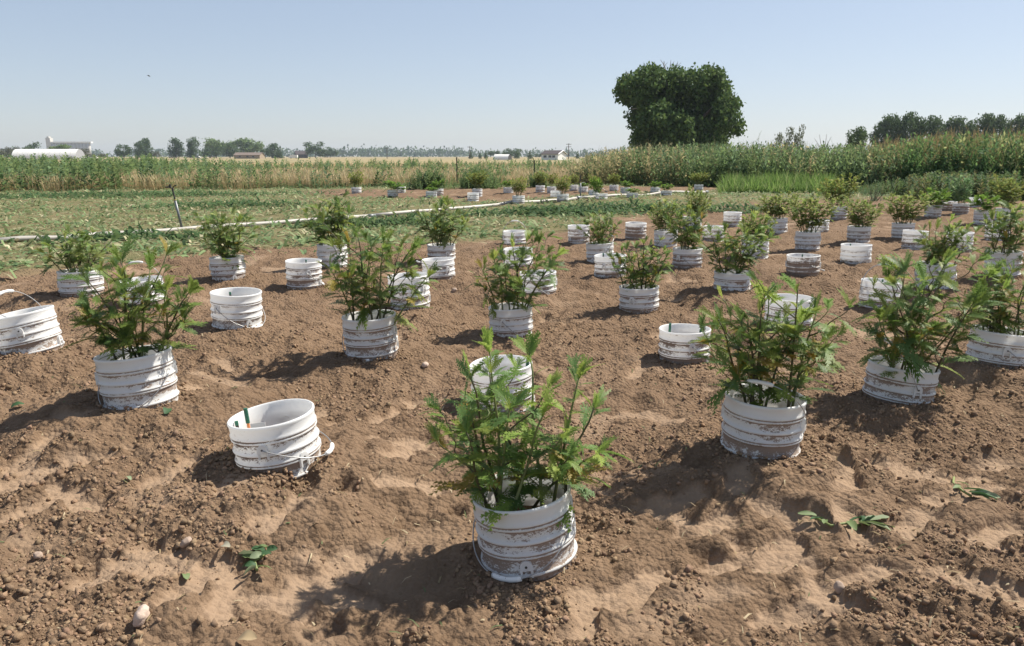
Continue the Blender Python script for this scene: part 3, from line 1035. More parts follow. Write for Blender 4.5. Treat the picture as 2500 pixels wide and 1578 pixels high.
def leaf_shape(rng, pairs=6, seg=4, width=.36, droop=.25, lowres=False):
    """feathery leaf: base at the origin, one unit long along +Y, normal +Z"""
    V, T = [], []

    def zc(y, x):
        return -droop * y * y + .22 * abs(x) - .25 * x * x

    def tri(a, b, c):
        n = len(V)
        for q in (a, b, c): V.append((q[0], q[1], zc(q[1], q[0]) + (rng.random() - .5) * .012))
        T.append((n, n + 1, n + 2))
    # midrib wing
    nn = 3 if lowres else 6
    for i in range(nn):
        y0, y1 = i / nn, (i + 1) / nn
        w0, w1 = .012 + .05 * math.sin(math.pi * min(1, y0 * .9)), .012 + .05 * math.sin(math.pi * min(1, y1 * .9))
        if y0 < .18: w0 = .012
        tri((-w0, y0), (w0, y0), (w1, y1)); tri((-w0, y0), (w1, y1), (-w1, y1))
    for i in range(pairs + 1):
        t = .16 + .80 * i / pairs
        env = width * (math.sin(math.pi * (.20 + .80 * (1 - t) ** .8)) ** .8 + .05) if i < pairs else .17
        for sd in ((-1, 1) if i < pairs else (0,)):
            ang = (R(52 - 22 * t) + (rng.random() - .5) * .25) * sd
            ln = env * (.85 + .3 * rng.random())
            d = (math.sin(ang), math.cos(ang)); nrm = (d[1], -d[0])
            o = (0, t - .02)
            if lowres:
                b1 = (o[0] + d[0] * ln * .45 + nrm[0] * ln * .20, o[1] + d[1] * ln * .45 + nrm[1] * ln * .20)
                b2 = (o[0] + d[0] * ln * .45 - nrm[0] * ln * .20, o[1] + d[1] * ln * .45 - nrm[1] * ln * .20)
                tp = (o[0] + d[0] * ln, o[1] + d[1] * ln)
                tri(o, b1, tp); tri(o, tp, b2)
                continue
            for k in range(seg):
                a0, a1 = ln * k / seg, ln * (k + 1) / seg
                wd = ln * (.232 * math.sin(math.pi * (.30 + .60 * k / seg)))
                c0 = (o[0] + d[0] * a0, o[1] + d[1] * a0)
                c1 = (o[0] + d[0] * a1, o[1] + d[1] * a1)
                fw = a0 + (a1 - a0) * 1.15
                for s2 in (-1, 1):
                    tp = (o[0] + d[0] * fw + nrm[0] * wd * s2, o[1] + d[1] * fw + nrm[1] * wd * s2)
                    tri(c0, tp, c1) if s2 < 0 else tri(c0, c1, tp)
            e0 = (o[0] + d[0] * ln * .9, o[1] + d[1] * ln * .9)
            tri((e0[0] - nrm[0] * ln * .05, e0[1] - nrm[1] * ln * .05), (e0[0] + nrm[0] * ln * .05, e0[1] + nrm[1] * ln * .05), (o[0] + d[0] * ln * 1.12, o[1] + d[1] * ln * 1.12))
    return np.array(V), np.array(T)


lrng = random.Random(3)
LEAVES = []
for k in range(8):
    V, T = leaf_shape(lrng, 6 + k % 3, 4, .36 + .05 * (k % 2), .1 + .08 * k)
    LEAVES.append(mesh_data('leaf', V, T, M_LEAF))
LOWLEAF = [leaf_shape(lrng, 5, 1, .42, .1 + .12 * k, True) for k in range(4)]


def leaf_mat3(d, up):
    d = d.normalized()
    x = d.cross(up)
    if x.length < 1e-4: x = Vector((1, 0, 0))
    x.normalize()
    z = x.cross(d)
    return Matrix(((x.x, d.x, z.x), (x.y, d.y, z.y), (x.z, d.z, z.z)))


def grow(rg, tips, leaf_len, base_r=.06, node=.05, branch=.6, start=.12):
    """stems (point lists) and leaves (matrix3, position, length, height fraction) of one plant rooted at the origin"""
    stems, leaves = [], []

    def shoot(p0, p1, p2, r0, r1, L, first, spacing, top):
        n = 9
        pts = [p0 * (1 - t) ** 2 + p1 * 2 * t * (1 - t) + p2 * t * t for t in np.linspace(0, 1, n)]
        wv = Vector((rg.uniform(-1, 1), rg.uniform(-1, 1), 0)) * .012
        pts = [p + wv * math.sin(i * 1.1) for i, p in enumerate(pts)]
        pts[0] = p0
        stems.append((pts, [r0 + (r1 - r0) * i / (n - 1) for i in range(n)]))
        ln = sum((pts[i + 1] - pts[i]).length for i in range(n - 1))
        k = max(3, int(ln * (1 - first) / spacing))
        az = rg.random() * 6.28
        for i in range(k):
            t = first + (1 - first) * (i + .3) / k
            f = t * (n - 1); a = min(int(f), n - 2)
            p = pts[a].lerp(pts[a + 1], f - a)
            tg = (pts[a + 1] - pts[a]).normalized()
            side = Vector((math.cos(az), math.sin(az), 0))
            for sgn in (1, -1):
                if sgn < 0 and rg.random() < .22: continue
                sd = side * sgn
                el = rg.uniform(.0, .80) + .38 * t
                d = (sd * math.cos(el) + tg * math.sin(el)).normalized()
                s_ = L * (.62 + .55 * math.sin(math.pi * min(1, .25 + t * .75))) * rg.uniform(.75, 1.15) * (1.0 if t < .8 else .8)
                leaves.append((leaf_mat3(d, tg + Vector((0, 0, .6))), p, s_, t))
            az += 1.57 + rg.uniform(-.3, .3)
        for i in range(top):
            d = ((pts[-1] - pts[-2]).normalized() * 1.4 + Vector((rg.uniform(-1, 1), rg.uniform(-1, 1), rg.uniform(-.1, .6))) * .7).normalized()
            leaves.append((leaf_mat3(d, Vector((rg.uniform(-1, 1), rg.uniform(-1, 1), .6))), pts[-1] - (pts[-1] - pts[-2]) * .3, L * rg.uniform(.55, .95), 1))
        return pts

    for tip in tips:
        p0 = Vector((rg.uniform(-1, 1) * base_r + max(-.05, min(.05, tip.x * .25)), rg.uniform(-1, 1) * base_r, 0))
        mid = Vector((p0.x + (tip.x - p0.x) * rg.uniform(.2, .45), p0.y + (tip.y - p0.y) * rg.uniform(.2, .45), tip.z * rg.uniform(.5, .65)))
        pts = shoot(p0, mid, tip, .0060, .0022, leaf_len, start, node, 4)
        for i in range(2, 7):
            if rg.random() < branch:
                a = rg.random() * 6.28
                o = pts[i]
                ln = rg.uniform(.10, .22) * tip.z / .5
                q = o + Vector((math.cos(a) * ln * .8, math.sin(a) * ln * .8, ln * .75))
                shoot(o, o.lerp(q, .5) + Vector((math.cos(a), math.sin(a), 0)) * .03, q, .0028, .0014, leaf_len * .72, .3, node * .8, 3)
    return stems, leaves


def box_tips(rg, x0, x1, top, n, dep):
    tips = []
    for i in range(n):
        u = (i + .5) / n + rg.uniform(-.25, .25) / n
        x = x0 + (x1 - x0) * (.05 + .90 * u)
        dome = 1 - (2 * u - 1) ** 2
        z = top * (.56 + .28 * dome + rg.uniform(-.08, .16))
        tips.append(Vector((x, rg.uniform(-1, 1) * dep, z)))
    k = max(range(n), key=lambda i: tips[i].z)
    tips[k].z = top * .93
    return tips


OLIVE = [(.225, .290, .085), (.185, .255, .074), (.262, .305, .104), (.160, .236, .078), (.285, .295, .114)]
GREENS = [(.150, .232, .052), (.110, .188, .046), (.180, .258, .058), (.112, .192, .062), (.215, .270, .062)]


def plant_tint(key):
    return {'A': 1.2, 'AT': 1.0, 'B': .85, 'K': .9}.get(key, .95)


def plant_local(b):
    """box of the plant in metres relative to the soil centre of its bucket"""
    D, c = b['D'], b['c']
    x0, x1, ty = b['box']
    base = c + Vector((0, 0, b['sz']))
    X0, X1 = at_y(x0, b['cy'], c.y).x - base.x, at_y(x1, b['cy'], c.y).x - base.x
    Z = at_y(b['cx'], ty, c.y).z - base.z
    mx_ = (X0 + X1) / 2; k_ = {'N': .98, 'M': 1.05}.get(b['plant'], 1.12)
    return base, mx_ + (X0 - mx_) * k_, mx_ + (X1 - mx_) * k_, Z * (1.03 if b['key'] != 'A' else 1)


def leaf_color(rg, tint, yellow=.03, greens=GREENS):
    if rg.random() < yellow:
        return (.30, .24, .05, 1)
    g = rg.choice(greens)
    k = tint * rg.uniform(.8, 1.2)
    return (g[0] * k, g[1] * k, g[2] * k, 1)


TIPS_A = [(1198, 850, 0), (1290, 862, .12), (1142, 915, .02), (1132, 985, -.02), (1135, 1055, -.08), (1416, 915, .05), (1446, 995, .0), (1462, 1105, -.06),
          (1245, 1000, -.10), (1330, 1010, -.06), (1200, 990, .10)]
for b in B.values():
    if b['plant'] not in ('N', 'M'): continue
    rg = random.Random(b['key'])
    base, X0, X1, Z = plant_local(b)
    if b['key'] == 'A':
        tips = [at_y(x, y, b['c'].y + dy) - base for x, y, dy in TIPS_A]
    else:
        n = 9 if b['D'] < 4 else 8
        tips = box_tips(rg, X0, X1, Z, n, .32 * (X1 - X0) * .6)
    sc = Z / .58 * (1.12 if b['plant'] == 'M' else 1)
    if b['plant'] == 'M': GREENS_ = GREENS + OLIVE[:4]
    else: GREENS_ = GREENS
    L = .098 * min(1.15, max(.8, sc)) * (.92 if b['key'] == 'A' else 1)
    stems, leaves = grow(rg, tips, L, .065, .049 if b['D'] < 4 else (.058 if b['plant'] == 'N' else .072), (.5 if b['key'] == 'A' else .75), .2)
    if len(leaves) > 300:
        rg.shuffle(leaves); leaves = leaves[:300]
    e = empty('plant', base, b['pl'], 'plant', 'feathery leaved plants growing in buckets')
    for k, (pts, rad) in enumerate(stems):
        m = MB(); m.tube(pts, rad, 6)
        m.build('stem', M_STEM if rg.random() < .6 else M_STEMB, e, True)
    yel = .14 if b['key'] == 'AT' else .05
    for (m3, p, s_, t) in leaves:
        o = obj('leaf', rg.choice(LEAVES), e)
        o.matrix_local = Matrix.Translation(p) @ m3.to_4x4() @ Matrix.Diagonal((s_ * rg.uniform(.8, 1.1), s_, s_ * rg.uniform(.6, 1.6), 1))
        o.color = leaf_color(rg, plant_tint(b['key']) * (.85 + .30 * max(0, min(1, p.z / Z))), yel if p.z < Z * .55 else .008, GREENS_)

# farther plants: eight grown shapes whose meshes are shared
PROTO = {}


def make_proto(seed, nst, leaf_len, node, br, cols, branch, start=.30):
    rg = random.Random(seed)
    nr_ = np.random.default_rng(seed)
    tips = box_tips(rg, -.5, .5, 1.0, nst, .32)
    stems, leaves = grow(rg, tips, leaf_len, .07, node, branch, start)
    m = MB()
    for pts, rad in stems: m.tube(pts, [r * 1.5 for r in rad], 4, False)
    sme = m.data('stem', M_STEM, True)
    ps = []
    for (m3, p, s_, t) in leaves:
        V, T = rg.choice(LOWLEAF)
        Vw = (np.array(m3) @ (V * s_).T).T + np.array(p)
        cc = np.array(rg.choice(cols)) * rg.uniform(.75, 1.25)
        ps.append((Vw, T, np.repeat(cc[None], len(V), 0)))
    V, T, c = join(ps)
    return sme, mesh_data('foliage', V, T, M_FOL, c)


for k in range(4): PROTO['F', k] = make_proto(50 + k, 11, .145, .062, .08, OLIVE, .65)
LOWG = [(.13, .24, .045), (.16, .26, .055), (.11, .20, .04)]
for k in range(2): PROTO['L', k] = make_proto(60 + k, 7, .34, .16, .1, LOWG, .3)
for n_, b in enumerate(B.values()):
    if b['plant'] not in ('F', 'L'): continue
    rg = random.Random(b['key'])
    base, X0, X1, Z = plant_local(b)
    if b['D'] > 17:
        base = b['c'] + Vector((0, 0, -.03)); Z += b['sz'] + .03
    e = empty('plant', base, b['pl'], 'plant', 'feathery leaved plants growing in buckets')
    sme, fme = PROTO[b['plant'], n_ % (2 if b['plant'] == 'L' else 4)]
    wx = X1 - X0
    s1 = obj('stem', sme, e); s2 = obj('foliage', fme, e)
    s2['kind'] = 'stuff'
    M_ = Matrix(((wx, 0, (X0 + X1) / 2 / max(Z, .05) * .6, 0), (0, wx * .9, 0, 0), (0, 0, Z, 0), (0, 0, 0, 1)))
    sq = .16 / wx if b['D'] < 16 else .12 / wx
    for o in (s1, s2): o.matrix_local = M_
    if b['key'] == 'AX': s2.color = (.75, .95, 1.35, 1)
    elif b['key'] in ('AK', 'BA'): s2.color = (1.0, .98, .85, 1)
    elif b['D'] > 17 and b['plant'] == 'F': s2.color = (1.02, .98, .8, 1)

# ------------------------------------------------------------------ mown weeds lying between the plots, straw and bits on the soil
g = np.random.default_rng(11)
RIB_V = np.array([(-.5, 0, 0), (.5, 0, 0), (.45, .5, .16), (-.45, .5, .16), (0, 1, .02)])
RIB_T = np.array([(0, 1, 2), (0, 2, 3), (3, 2, 4)])
n = 105000
y = 5 + (38 - 5) * g.random(n) ** 1.1
x = (g.random(n) * 2 - 1) * (.78 * y + 1)
s_ = soil_mask(x, y)
dens = .62 + .9 * gnoise(x * .55, y * .8, 61) + .35 * gnoise(x * 2.5, y * 3, 62)
edge = np.abs(y - np.interp(x, NBX, NBY))
keep = ((s_ < .45) & (g.random(n) < np.clip(dens, .3, 1))) | ((s_ >= .45) & (edge < 1.2) & (g.random(n) < .05))
keep &= y < np.interp(x, [-30, -8, 6, 20], [29, 33, 36, 38])
pipe_y = 11.7 + (x + 7.7) * 1.105
keep &= ~((y - pipe_y < .05) & (y - pipe_y > -.35) & (g.random(n) < .8))
x, y = x[keep], y[keep]; n = len(x)
gr = sstep(-.15, .3, gnoise(x * .45 + 9, y * .8, 63) + .35 * gnoise(x * 2, y * 2, 64) + .15 * (g.random(n) - .5))
cg = pick([(.18, .245, .11), (.13, .20, .09), (.25, .29, .15)], [4, 4, 2], n, g)
cs = pick([(.36, .33, .20), (.27, .27, .15), (.20, .22, .11), (.45, .41, .27)], [3, 3, 3, 1], n, g)
selg = (g.random(n) < (.50 + .48 * gr))[:, None]
c = np.where(selg, cg, cs) * (1 + (g.random((n, 1)) - .5) * .5)
ln = .06 + .17 * g.random(n) ** 2
sc = np.stack([.014 + .042 * g.random(n), ln, ln * (.5 + 1.2 * g.random(n))], 1)
V, T, c = scatter(RIB_V, RIB_T, rand_rot(n, g, .36), np.stack([x, y, gh(x, y) + .016], 1), sc, c)
tag(obj('mown_weeds', mesh_data('mown_weeds', V, T, M_DRY, c)), 'cut weeds and straw lying on the strip along the pipe', 'cuttings', kind='stuff')
# bigger rows of fresh greener cuttings, raised a little
parts = []
for (px, py, wx_, wy_, k) in ((760, 455, 9, 1.6, 2600), (300, 478, 7, 1.6, 2200), (1330, 528, 2.6, .7, 900), (1500, 520, 2.2, .7, 900), (860, 555, 1.6, .5, 400), (1010, 548, 1.0, .4, 260), (330, 590, 1.6, .5, 420), (560, 505, 3.0, .9, 700), (1800, 520, 2.2, .8, 500)):
    p = on_z(px, py, .1)
    qx, qy = g.normal(0, .42, k) * wx_, g.normal(0, .42, k) * wy_
    x, y = p.x + qx, p.y + qy + qx * .12
    hh = .16 * np.exp(-(qx / wx_ * 1.6) ** 2 - (qy / wy_ * 1.6) ** 2) * g.random(k)
    ln = .10 + .16 * g.random(k)
    c = pick([(.075, .135, .055), (.06, .115, .05), (.12, .17, .075)], [4, 3, 2], k, g) * (1 + (g.random((k, 1)) - .5) * .4)
    parts.append(scatter(RIB_V, RIB_T, rand_rot(k, g, .4), np.stack([x, y, gh(x, y) + hh], 1), np.stack([.02 + .035 * g.random(k), ln, ln], 1), c))
V, T, c = join(parts)
tag(obj('green_cuttings', mesh_data('green_cuttings', V, T, M_FOL, c)), 'heaps of fresher green cuttings on the mown strip', 'cuttings', kind='stuff')
# straw bits on the tilled soil
n = 900
y = 1.5 * np.exp(g.random(n) * math.log(6)); x = (g.random(n) * 2 - 1) * .75 * y
ln = .012 + .04 * g.random(n) ** 1.5
c = pick([(.48, .40, .26), (.30, .23, .13), (.14, .17, .08)], [3, 3, 2], n, g)
V, T, c = scatter(RIB_V, RIB_T, rand_rot(n, g, .3), np.stack([x, y, gh(x, y) + .006], 1), np.stack([.002 + .004 * g.random(n), ln, ln], 1), c)
tag(obj('straw_bits', mesh_data('straw_bits', V, T, M_DRY, c)), 'bits of dry straw strewn over the tilled soil', 'straw', kind='stuff')

# ------------------------------------------------------------------ wheat, weeds, hedge
WX = np.array([-60, -20, -8, 3, 8, 60]); WY = np.array([24, 27.5, 31, 35.5, 36.5, 40])


def stalk_shape():
    V = [(-.5, 0, 0), (.5, 0, 0), (.35, .3, .62), (-.35, .3, .62), (-.9, .5, .66), (.9, .5, .70), (.0, 1.2, .97)]
    return np.array(V), np.array([(0, 1, 2), (0, 2, 3), (4, 5, 6)])


sV, sT = stalk_shape()
parts = []
for (y0, y1, n, wd) in ((0, 1.6, 15000, .011), (1.6, 7, 26000, .016), (7, 22, 24000, .032), (22, 60, 12000, .07)):
    x = (g.random(n) * 2 - 1); d = y0 + (y1 - y0) * g.random(n)
    x = x * (.80 * (30 + d)) - 2
    y = np.interp(x, WX, WY) + d + 1.1 * gnoise(x * .4, x * 0, 71) + .6 * gnoise(x * 1.7, x * 0, 73)
    k = (x < 2.6 + (y - 36) * .09) & (g.random(n) < .55 + .9 * gnoise(x * .5, y * .5, 74) + .5 * sstep(2, 12, d))
    x, y = x[k], y[k]; n_ = len(x)
    h = .52 + .24 * g.random(n_) + .16 * gnoise(x * .3, y * .3, 72)
    c = pick([(.52, .42, .24), (.60, .50, .31), (.42, .32, .17), (.30, .30, .14)], [4, 3, 2, 2], n_, g) * (1 + (g.random((n_, 1)) - .5) * .4)
    bc = np.ones((7, 3)); bc[:2] = (.72, .62, .50)
    parts.append(scatter(sV, sT, rand_rot(n_, g, .12), np.stack([x, y, np.zeros(n_) - .02], 1), np.stack([np.full(n_, wd), .09 + .05 * g.random(n_), h], 1), c, bc))
V, T, c = join(parts)
tag(obj('wheat', mesh_data('wheat', V, T, M_DRY, c)), 'ripe golden wheat standing beyond the mown strip', 'wheat', kind='stuff')


def sprig(seed, nl, lw, spread, taper):
    """weed stalk one unit tall with narrow rising leaves, triangles"""
    r_ = random.Random(seed)
    V, T, C = [], [], []

    def tri(a, b, c_, k):
        i = len(V); V.extend((a, b, c_)); T.append((i, i + 1, i + 2)); C.extend((k,) * 3)
    tri((-.008, 0, 0), (.008, 0, 0), (0, .0, .95), .9); tri((0, -.008, 0), (0, .008, 0), (0, 0, .95), .9)
    for i in range(nl):
        z = .08 + .90 * i / nl + r_.uniform(-.02, .02)
        a = i * 2.4 + r_.uniform(-.4, .4)
        ln = spread * (1 - taper * z) * r_.uniform(.6, 1.2)
        el = r_.uniform(.1, .9) + .5 * z
        d = Vector((math.cos(a) * math.cos(el), math.sin(a) * math.cos(el), math.sin(el)))
        s = Vector((-math.sin(a), math.cos(a), r_.uniform(-.5, .5))) * lw * ln
        o = Vector((0, 0, z)); m_ = o + d * ln * .5; e_ = o + d * ln + Vector((0, 0, -.12 * ln))
        k = .8 + .4 * r_.random()
        tri(o, m_ + s, e_, k); tri(o, e_, m_ - s, k)
    C = np.array(C)
    return np.array([tuple(v) for v in V]), np.array(T), np.stack([C, C, C], 1)


SPR = [sprig(s, 26, .20, .26, .55) for s in (1, 2, 3)] + [sprig(s, 34, .12, .20, .7) for s in (4, 5)]


def sprigs(pos, h, col, w, g, kinds=(0, 1, 2), tilt=.13):
    ps = []
    which = g.integers(0, len(kinds), len(pos))
    for i, k in enumerate(kinds):
        s = which == i
        if not s.any(): continue
        bV, bT, bC = SPR[k]
        n_ = int(s.sum())
        ps.append(scatter(bV, bT, rand_rot(n_, g, tilt), pos[s], np.stack([h[s] * w, h[s] * w, h[s]], 1), col[s], bC))
    return join(ps)


GREENW = [(.140, .205, .080), (.108, .172, .070), (.170, .225, .092), (.120, .185, .095)]
# weeds standing in the wheat
n = 6500
x = (g.random(n) * 2 - 1) * 34 - 4; d = 34 * g.random(n) ** 1.4
y = np.interp(x, WX, WY) + d
prob = .10 + .52 * sstep(-8, -15, x + d * .4) + 1.5 * np.clip(gnoise(x * .33, d * .25, 81) - .05, 0, 1) + .5 * sstep(14, 24, d)
k = (g.random(n) < prob) & (x < 2.4 + (y - 36) * .09)
x, y, d = x[k], y[k], d[k]; n = len(x)
h = (.50 + .55 * g.random(n) ** 1.3 + .25 * gnoise(x * .5 + 4, d * .4, 82)) + (.12 + .0 * d) * sstep(8, 24, d) + .26 * sstep(-9, -14, x + d * .35)
V, T, c = sprigs(np.stack([x, y, np.zeros(n)], 1), h, pick(GREENW, [1] * 4, n, g) * (1 + (g.random((n, 1)) - .5) * .4), 1.45, g)
tag(obj('wheat_weeds', mesh_data('wheat_weeds', V, T, M_FOL, c)), 'green weeds grown up through the wheat', 'weeds', kind='stuff')

# tall weed hedge
HX = [1385, 1420, 1500, 1600, 1700, 1900, 2050, 2150, 2300, 2400, 2500, 2900]
HT = [398, 378, 364, 357, 354, 354, 357, 353, 339, 332, 329, 326]
HD = [36.5, 36, 35, 34, 33, 31.5, 30.5, 29.5, 27.5, 26, 25, 22]
n = 4300
u = 1390 + (2900 - 1390) * g.random(n)
dd = np.interp(u, HX, HD); back = 7 * g.random(n) ** 1.5 + .8 * gnoise(u * .012, u * 0, 92)
y = dd + back; x = (u - 1250) / FPX * dd * 1.0 + back * .18 + g.normal(0, .15, n)
top = CAM_Z + (382 - np.interp(u, HX, HT)) / FPX * dd
h = top * (1.08 - .30 * g.random(n) ** 1.1 + .13 * gnoise(u * .02, back * .4, 93) + .07 * gnoise(u * .06, back, 94) + .14 * (g.random(n) < .035)) * (1 - .5 * (back < 1.1) * g.random(n))
tan = np.clip(sstep(1760, 1420, u) * .65 + .30 * sstep(1700, 1950, u) * (gnoise(u * .01, back, 91) > .1), 0, 1)
c = pick(GREENW, [2, 3, 1, 2], n, g)
c = np.where((g.random(n) < tan)[:, None], np.array([(.33, .30, .155)]), c) * (1 + (g.random((n, 1)) - .5) * .4)
right = sstep(2080, 2300, u)[:, None]
c = c * (1 - right * .15) * np.where(right > .5, np.array([[.85, 1.05, .9]]), 1)
V1 = sprigs(np.stack([x, y, np.zeros(n)], 1), h, c, .74, g, (0, 1, 2, 3, 4, 3, 4), .24)
# seed heads over the top
k = 4200
i = g.integers(0, n, k)
uu, hx = u[i], h[i]
keep = g.random(k) < .3 + .7 * sstep(2080, 2250, uu)
i = i[keep]; k = len(i)
pc = np.where((u[i] > 2120)[:, None], pick([(.33, .245, .12), (.27, .22, .10), (.20, .20, .08)], [3, 3, 2], k, g), pick([(.13, .17, .08), (.22, .20, .11)], [3, 1], k, g))
pos = np.stack([x[i] + g.normal(0, .12, k), y[i] + g.normal(0, .12, k), h[i] * (.80 + .1 * g.random(k))], 1)
V2 = sprigs(pos, .30 + .22 * g.random(k), pc, .8, g, (3, 4), .35)
k = 26000
i = g.integers(0, n, k)
fz = g.random(k) ** .8
pos = np.stack([x[i] + g.normal(0, .22, k), y[i] + g.normal(0, .25, k) - .1, h[i] * fz * .96], 1)
lc = c[i] * (.75 + .6 * g.random((k, 1)))
DV = np.array([(0, 0, 0), (.26, .5, .06), (0, 1, 0), (-.26, .5, .06)]); DT = np.array([(0, 1, 2), (0, 2, 3)])
V3 = scatter(DV, DT, rand_rot(k, g, .8), pos, .07 + .12 * g.random(k), lc)
V, T, c = join([V1, V2, V3])
tag(obj('tall_weeds', mesh_data('tall_weeds', V, T, M_FOL, c)), 'hedge of tall green weeds with brown seed heads behind the plots', 'weeds', kind='stuff')

# bright grass patch
n = 5200
blV = np.array([(-.5, 0, 0), (.5, 0, 0), (.4, .12, .55), (-.4, .12, .55), (0, .45, 1)]); blT = np.array([(0, 1, 2), (0, 2, 3), (3, 2, 4)])
u = 1755 + 300 * g.random(n); yy = 26.2 + 4.0 * g.random(n) ** 1.2 + .5 * gnoise(u * .03, u * 0, 98)
x = (u - 1250) / FPX * yy * .985
h = (.48 + .42 * g.random(n)) * (.7 + .35 * sstep(0, 2, yy - 26.2)) * (.85 + .3 * gnoise(x * 1.3, yy * 1.3, 99)) * sstep(1750, 1785, u + 14 * g.random(n)) * (.6 + .4 * sstep(2060, 2020, u))
c = pick([(.115, .205, .05), (.145, .235, .065), (.09, .165, .045), (.21, .25, .11)], [4, 3, 3, 2], n, g) * (1 + (g.random((n, 1)) - .5) * .4)
V, T, c = scatter(blV, blT, rand_rot(n, g, .24), np.stack([x, yy, np.zeros(n)], 1), np.stack([.018 + .02 * g.random(n), .3 + .3 * g.random(n), h], 1), c)
tag(obj('bright_grass', mesh_data('bright_grass', V, T, M_FOL, c)), 'bright green tall grass at the end of the pipe', 'grass', kind='stuff')

# low leafy weeds in front of the hedge
n = 1500
u = 2040 + 560 * g.random(n); yy = 22 + 6 * g.random(n) + np.where(u < 2220, 3, 0)
x = (u - 1250) / FPX * yy
h = (.20 + .52 * g.random(n)) * sstep(2000, 2300, u) + .18
c = pick([(.07, .13, .045), (.10, .15, .05), (.15, .15, .06), (.085, .145, .07)], [3, 3, 2, 2], n, g) * (1 + (g.random((n, 1)) - .5) * .4)
V, T, c = sprigs(np.stack([x, yy, np.zeros(n)], 1), h, c, 1.3, g)
tag(obj('leafy_weeds', mesh_data('leafy_weeds', V, T, M_FOL, c)), 'dark leafy weeds crowding the foot of the hedge', 'weeds', kind='stuff')


def weed_bush(name, px, base_y, top_y, wpx, n, cols, label, kinds=(0, 1, 2), dist=None, width=.95, cat='weed'):
    p = on_z(px, base_y, .0)
    if dist: p = at_y(px, 400, dist); p.z = 0
    H = at_y(px, top_y, p.y).z
    W = wpx / FPX * p.y
    e = empty(name, (p.x, p.y, 0), label, cat)
    gg = np.random.default_rng(int(px))
    rx = gg.normal(0, .26, n) * W; ry = gg.normal(0, .26, n) * W
    h = H * (1 - .55 * (np.hypot(rx, ry) / (W * .6)).clip(0, 1) ** 1.3) * (.75 + .3 * gg.random(n))
    V, T, c = sprigs(np.stack([rx, ry, np.zeros(n)], 1), h, pick(cols, [1] * len(cols), n, gg) * (1 + (gg.random((n, 1)) - .5) * .4), width, gg, kinds, .3)
    f = obj('foliage', mesh_data('foliage', V, T, M_FOL, c), e); f['kind'] = 'stuff'
    m = MB()
    for k in range(5): m.tube([(0, 0, 0), (rx[k], ry[k], h[k] * .8)], [.02, .006], 5)
    m.build('stem', M_STEMB, e)
    return e


weed_bush('weed_bush', 1048, 467, 402, 100, 150, GREENW, 'feathery weed bush on the steel post\'s wheat side, behind tiny buckets', cat='bush')
weed_bush('weed_bush', 1172, 465, 402, 112, 170, GREENW[:2], 'dark feathery bush between the two steel posts', cat='bush')
weed_bush('weed_bush', 1315, 462, 408, 46, 80, GREENW, 'small bush wrapped round the second steel post', cat='bush')
weed_bush('weed_bush', 1008, 400, 376, 22, 40, [(.06, .12, .045)], 'dark green bush alone out in the wheat', dist=70, cat='bush')
weed_bush('grass_tuft', 2141, 490, 427, 46, 34, [(.13, .19, .11), (.10, .16, .10)], 'bluish grass tuft with pale upright spikes before the hedge', (4,), dist=21.5, width=.28, cat='grass')
weed_bush('weed_bush', 2350, 480, 425, 60, 40, [(.07, .13, .09)], 'blue-green weed clump under the hedge', (3, 4), dist=22.5, cat='bush')
weed_bush('weed_bush', 1440, 470, 352, 44, 18, [(.12, .15, .08)], 'lanky pale weed standing up at the hedge end', (3, 4), dist=36, width=.35, cat='weed')

# ------------------------------------------------------------------ irrigation pipe, posts
P0, P1 = Vector((-14.6, 4.1, 0)), Vector((7.05, 27.95, 0))
pa, pb = on_z(0, 590, .13), on_z(1724, 471, .14)
dv = (pb - pa).normalized(); dv.z = 0
P0 = pa - dv * 7; P1 = pb
pipe = empty('irrigation_pipe', (P0 + P1) / 2, 'long grey aluminium irrigation pipe lying across the mown strip', 'pipe')
L = (P1 - P0).length
ns = 4
for i in range(ns):
    a, b_ = P0 + dv * (L * i / ns + .03), P0 + dv * (L * (i + 1) / ns - .03)
    m = MB()
    pts = []
    for t in np.linspace(0, 1, 14):
        q = a.lerp(b_, t); q.z = float(gh(q.x, q.y)) + .038 + .006 * math.sin(t * 5 + i)
        pts.append(q - pipe.location)
    m.tube(pts, .04, 12); m.build('section', M_ALU, pipe, True)
    m = MB(); q = pts[-1]
    m.tube([q - dv * .06, q + dv * .12], .048, 12); m.build('coupler', M_STEEL, pipe, True)


def riser(px, base_y, top_px, top_y, head):
    y_ = 0
    q = None
    r_ = ray(px, base_y)
    # where the sight line's bearing meets the pipe
    A = np.array([[r_.x, -dv.x], [r_.y, -dv.y]]); t = np.linalg.solve(A, np.array([P0.x, P0.y]))
    q = Vector((r_.x * t[0], r_.y * t[0], .13))
    top = at_y(top_px, top_y, q.y)
    m = MB(); d = (top - q)
    o = m
    o.tube([q - pipe.location, q + d * .72 - pipe.location], .021, 8); rz = o.build('riser', M_STEEL, pipe, True)
    m = MB(); m.tube([q + d * .72 - pipe.location, q + d * .74 - pipe.location], .026, 8); f = m.build('collar', M_BRASS, rz, True)
    m = MB(); m.tube([q + d * .74 - pipe.location, top - pipe.location], .014, 8)
    if head:
        tp = top - pipe.location
        m.tube([tp + Vector((.02, 0, -.01)), tp + Vector((-.03, 0, .035)), tp + Vector((-.11, 0, .03))], .011, 7)
        m.tube([tp + Vector((.0, 0, .0)), tp + Vector((.03, 0, .05)), tp + Vector((.07, 0, .06))], .009, 7)
        m.box(tp.x - .05, tp.x - .02, tp.y - .012, tp.y + .012, tp.z + .02, tp.z + .075)
    m.build('sprinkler_head', M_DARK, rz, False)


riser(444, 552, 421, 462, True)
riser(1417, 491, 1417, 428, False)


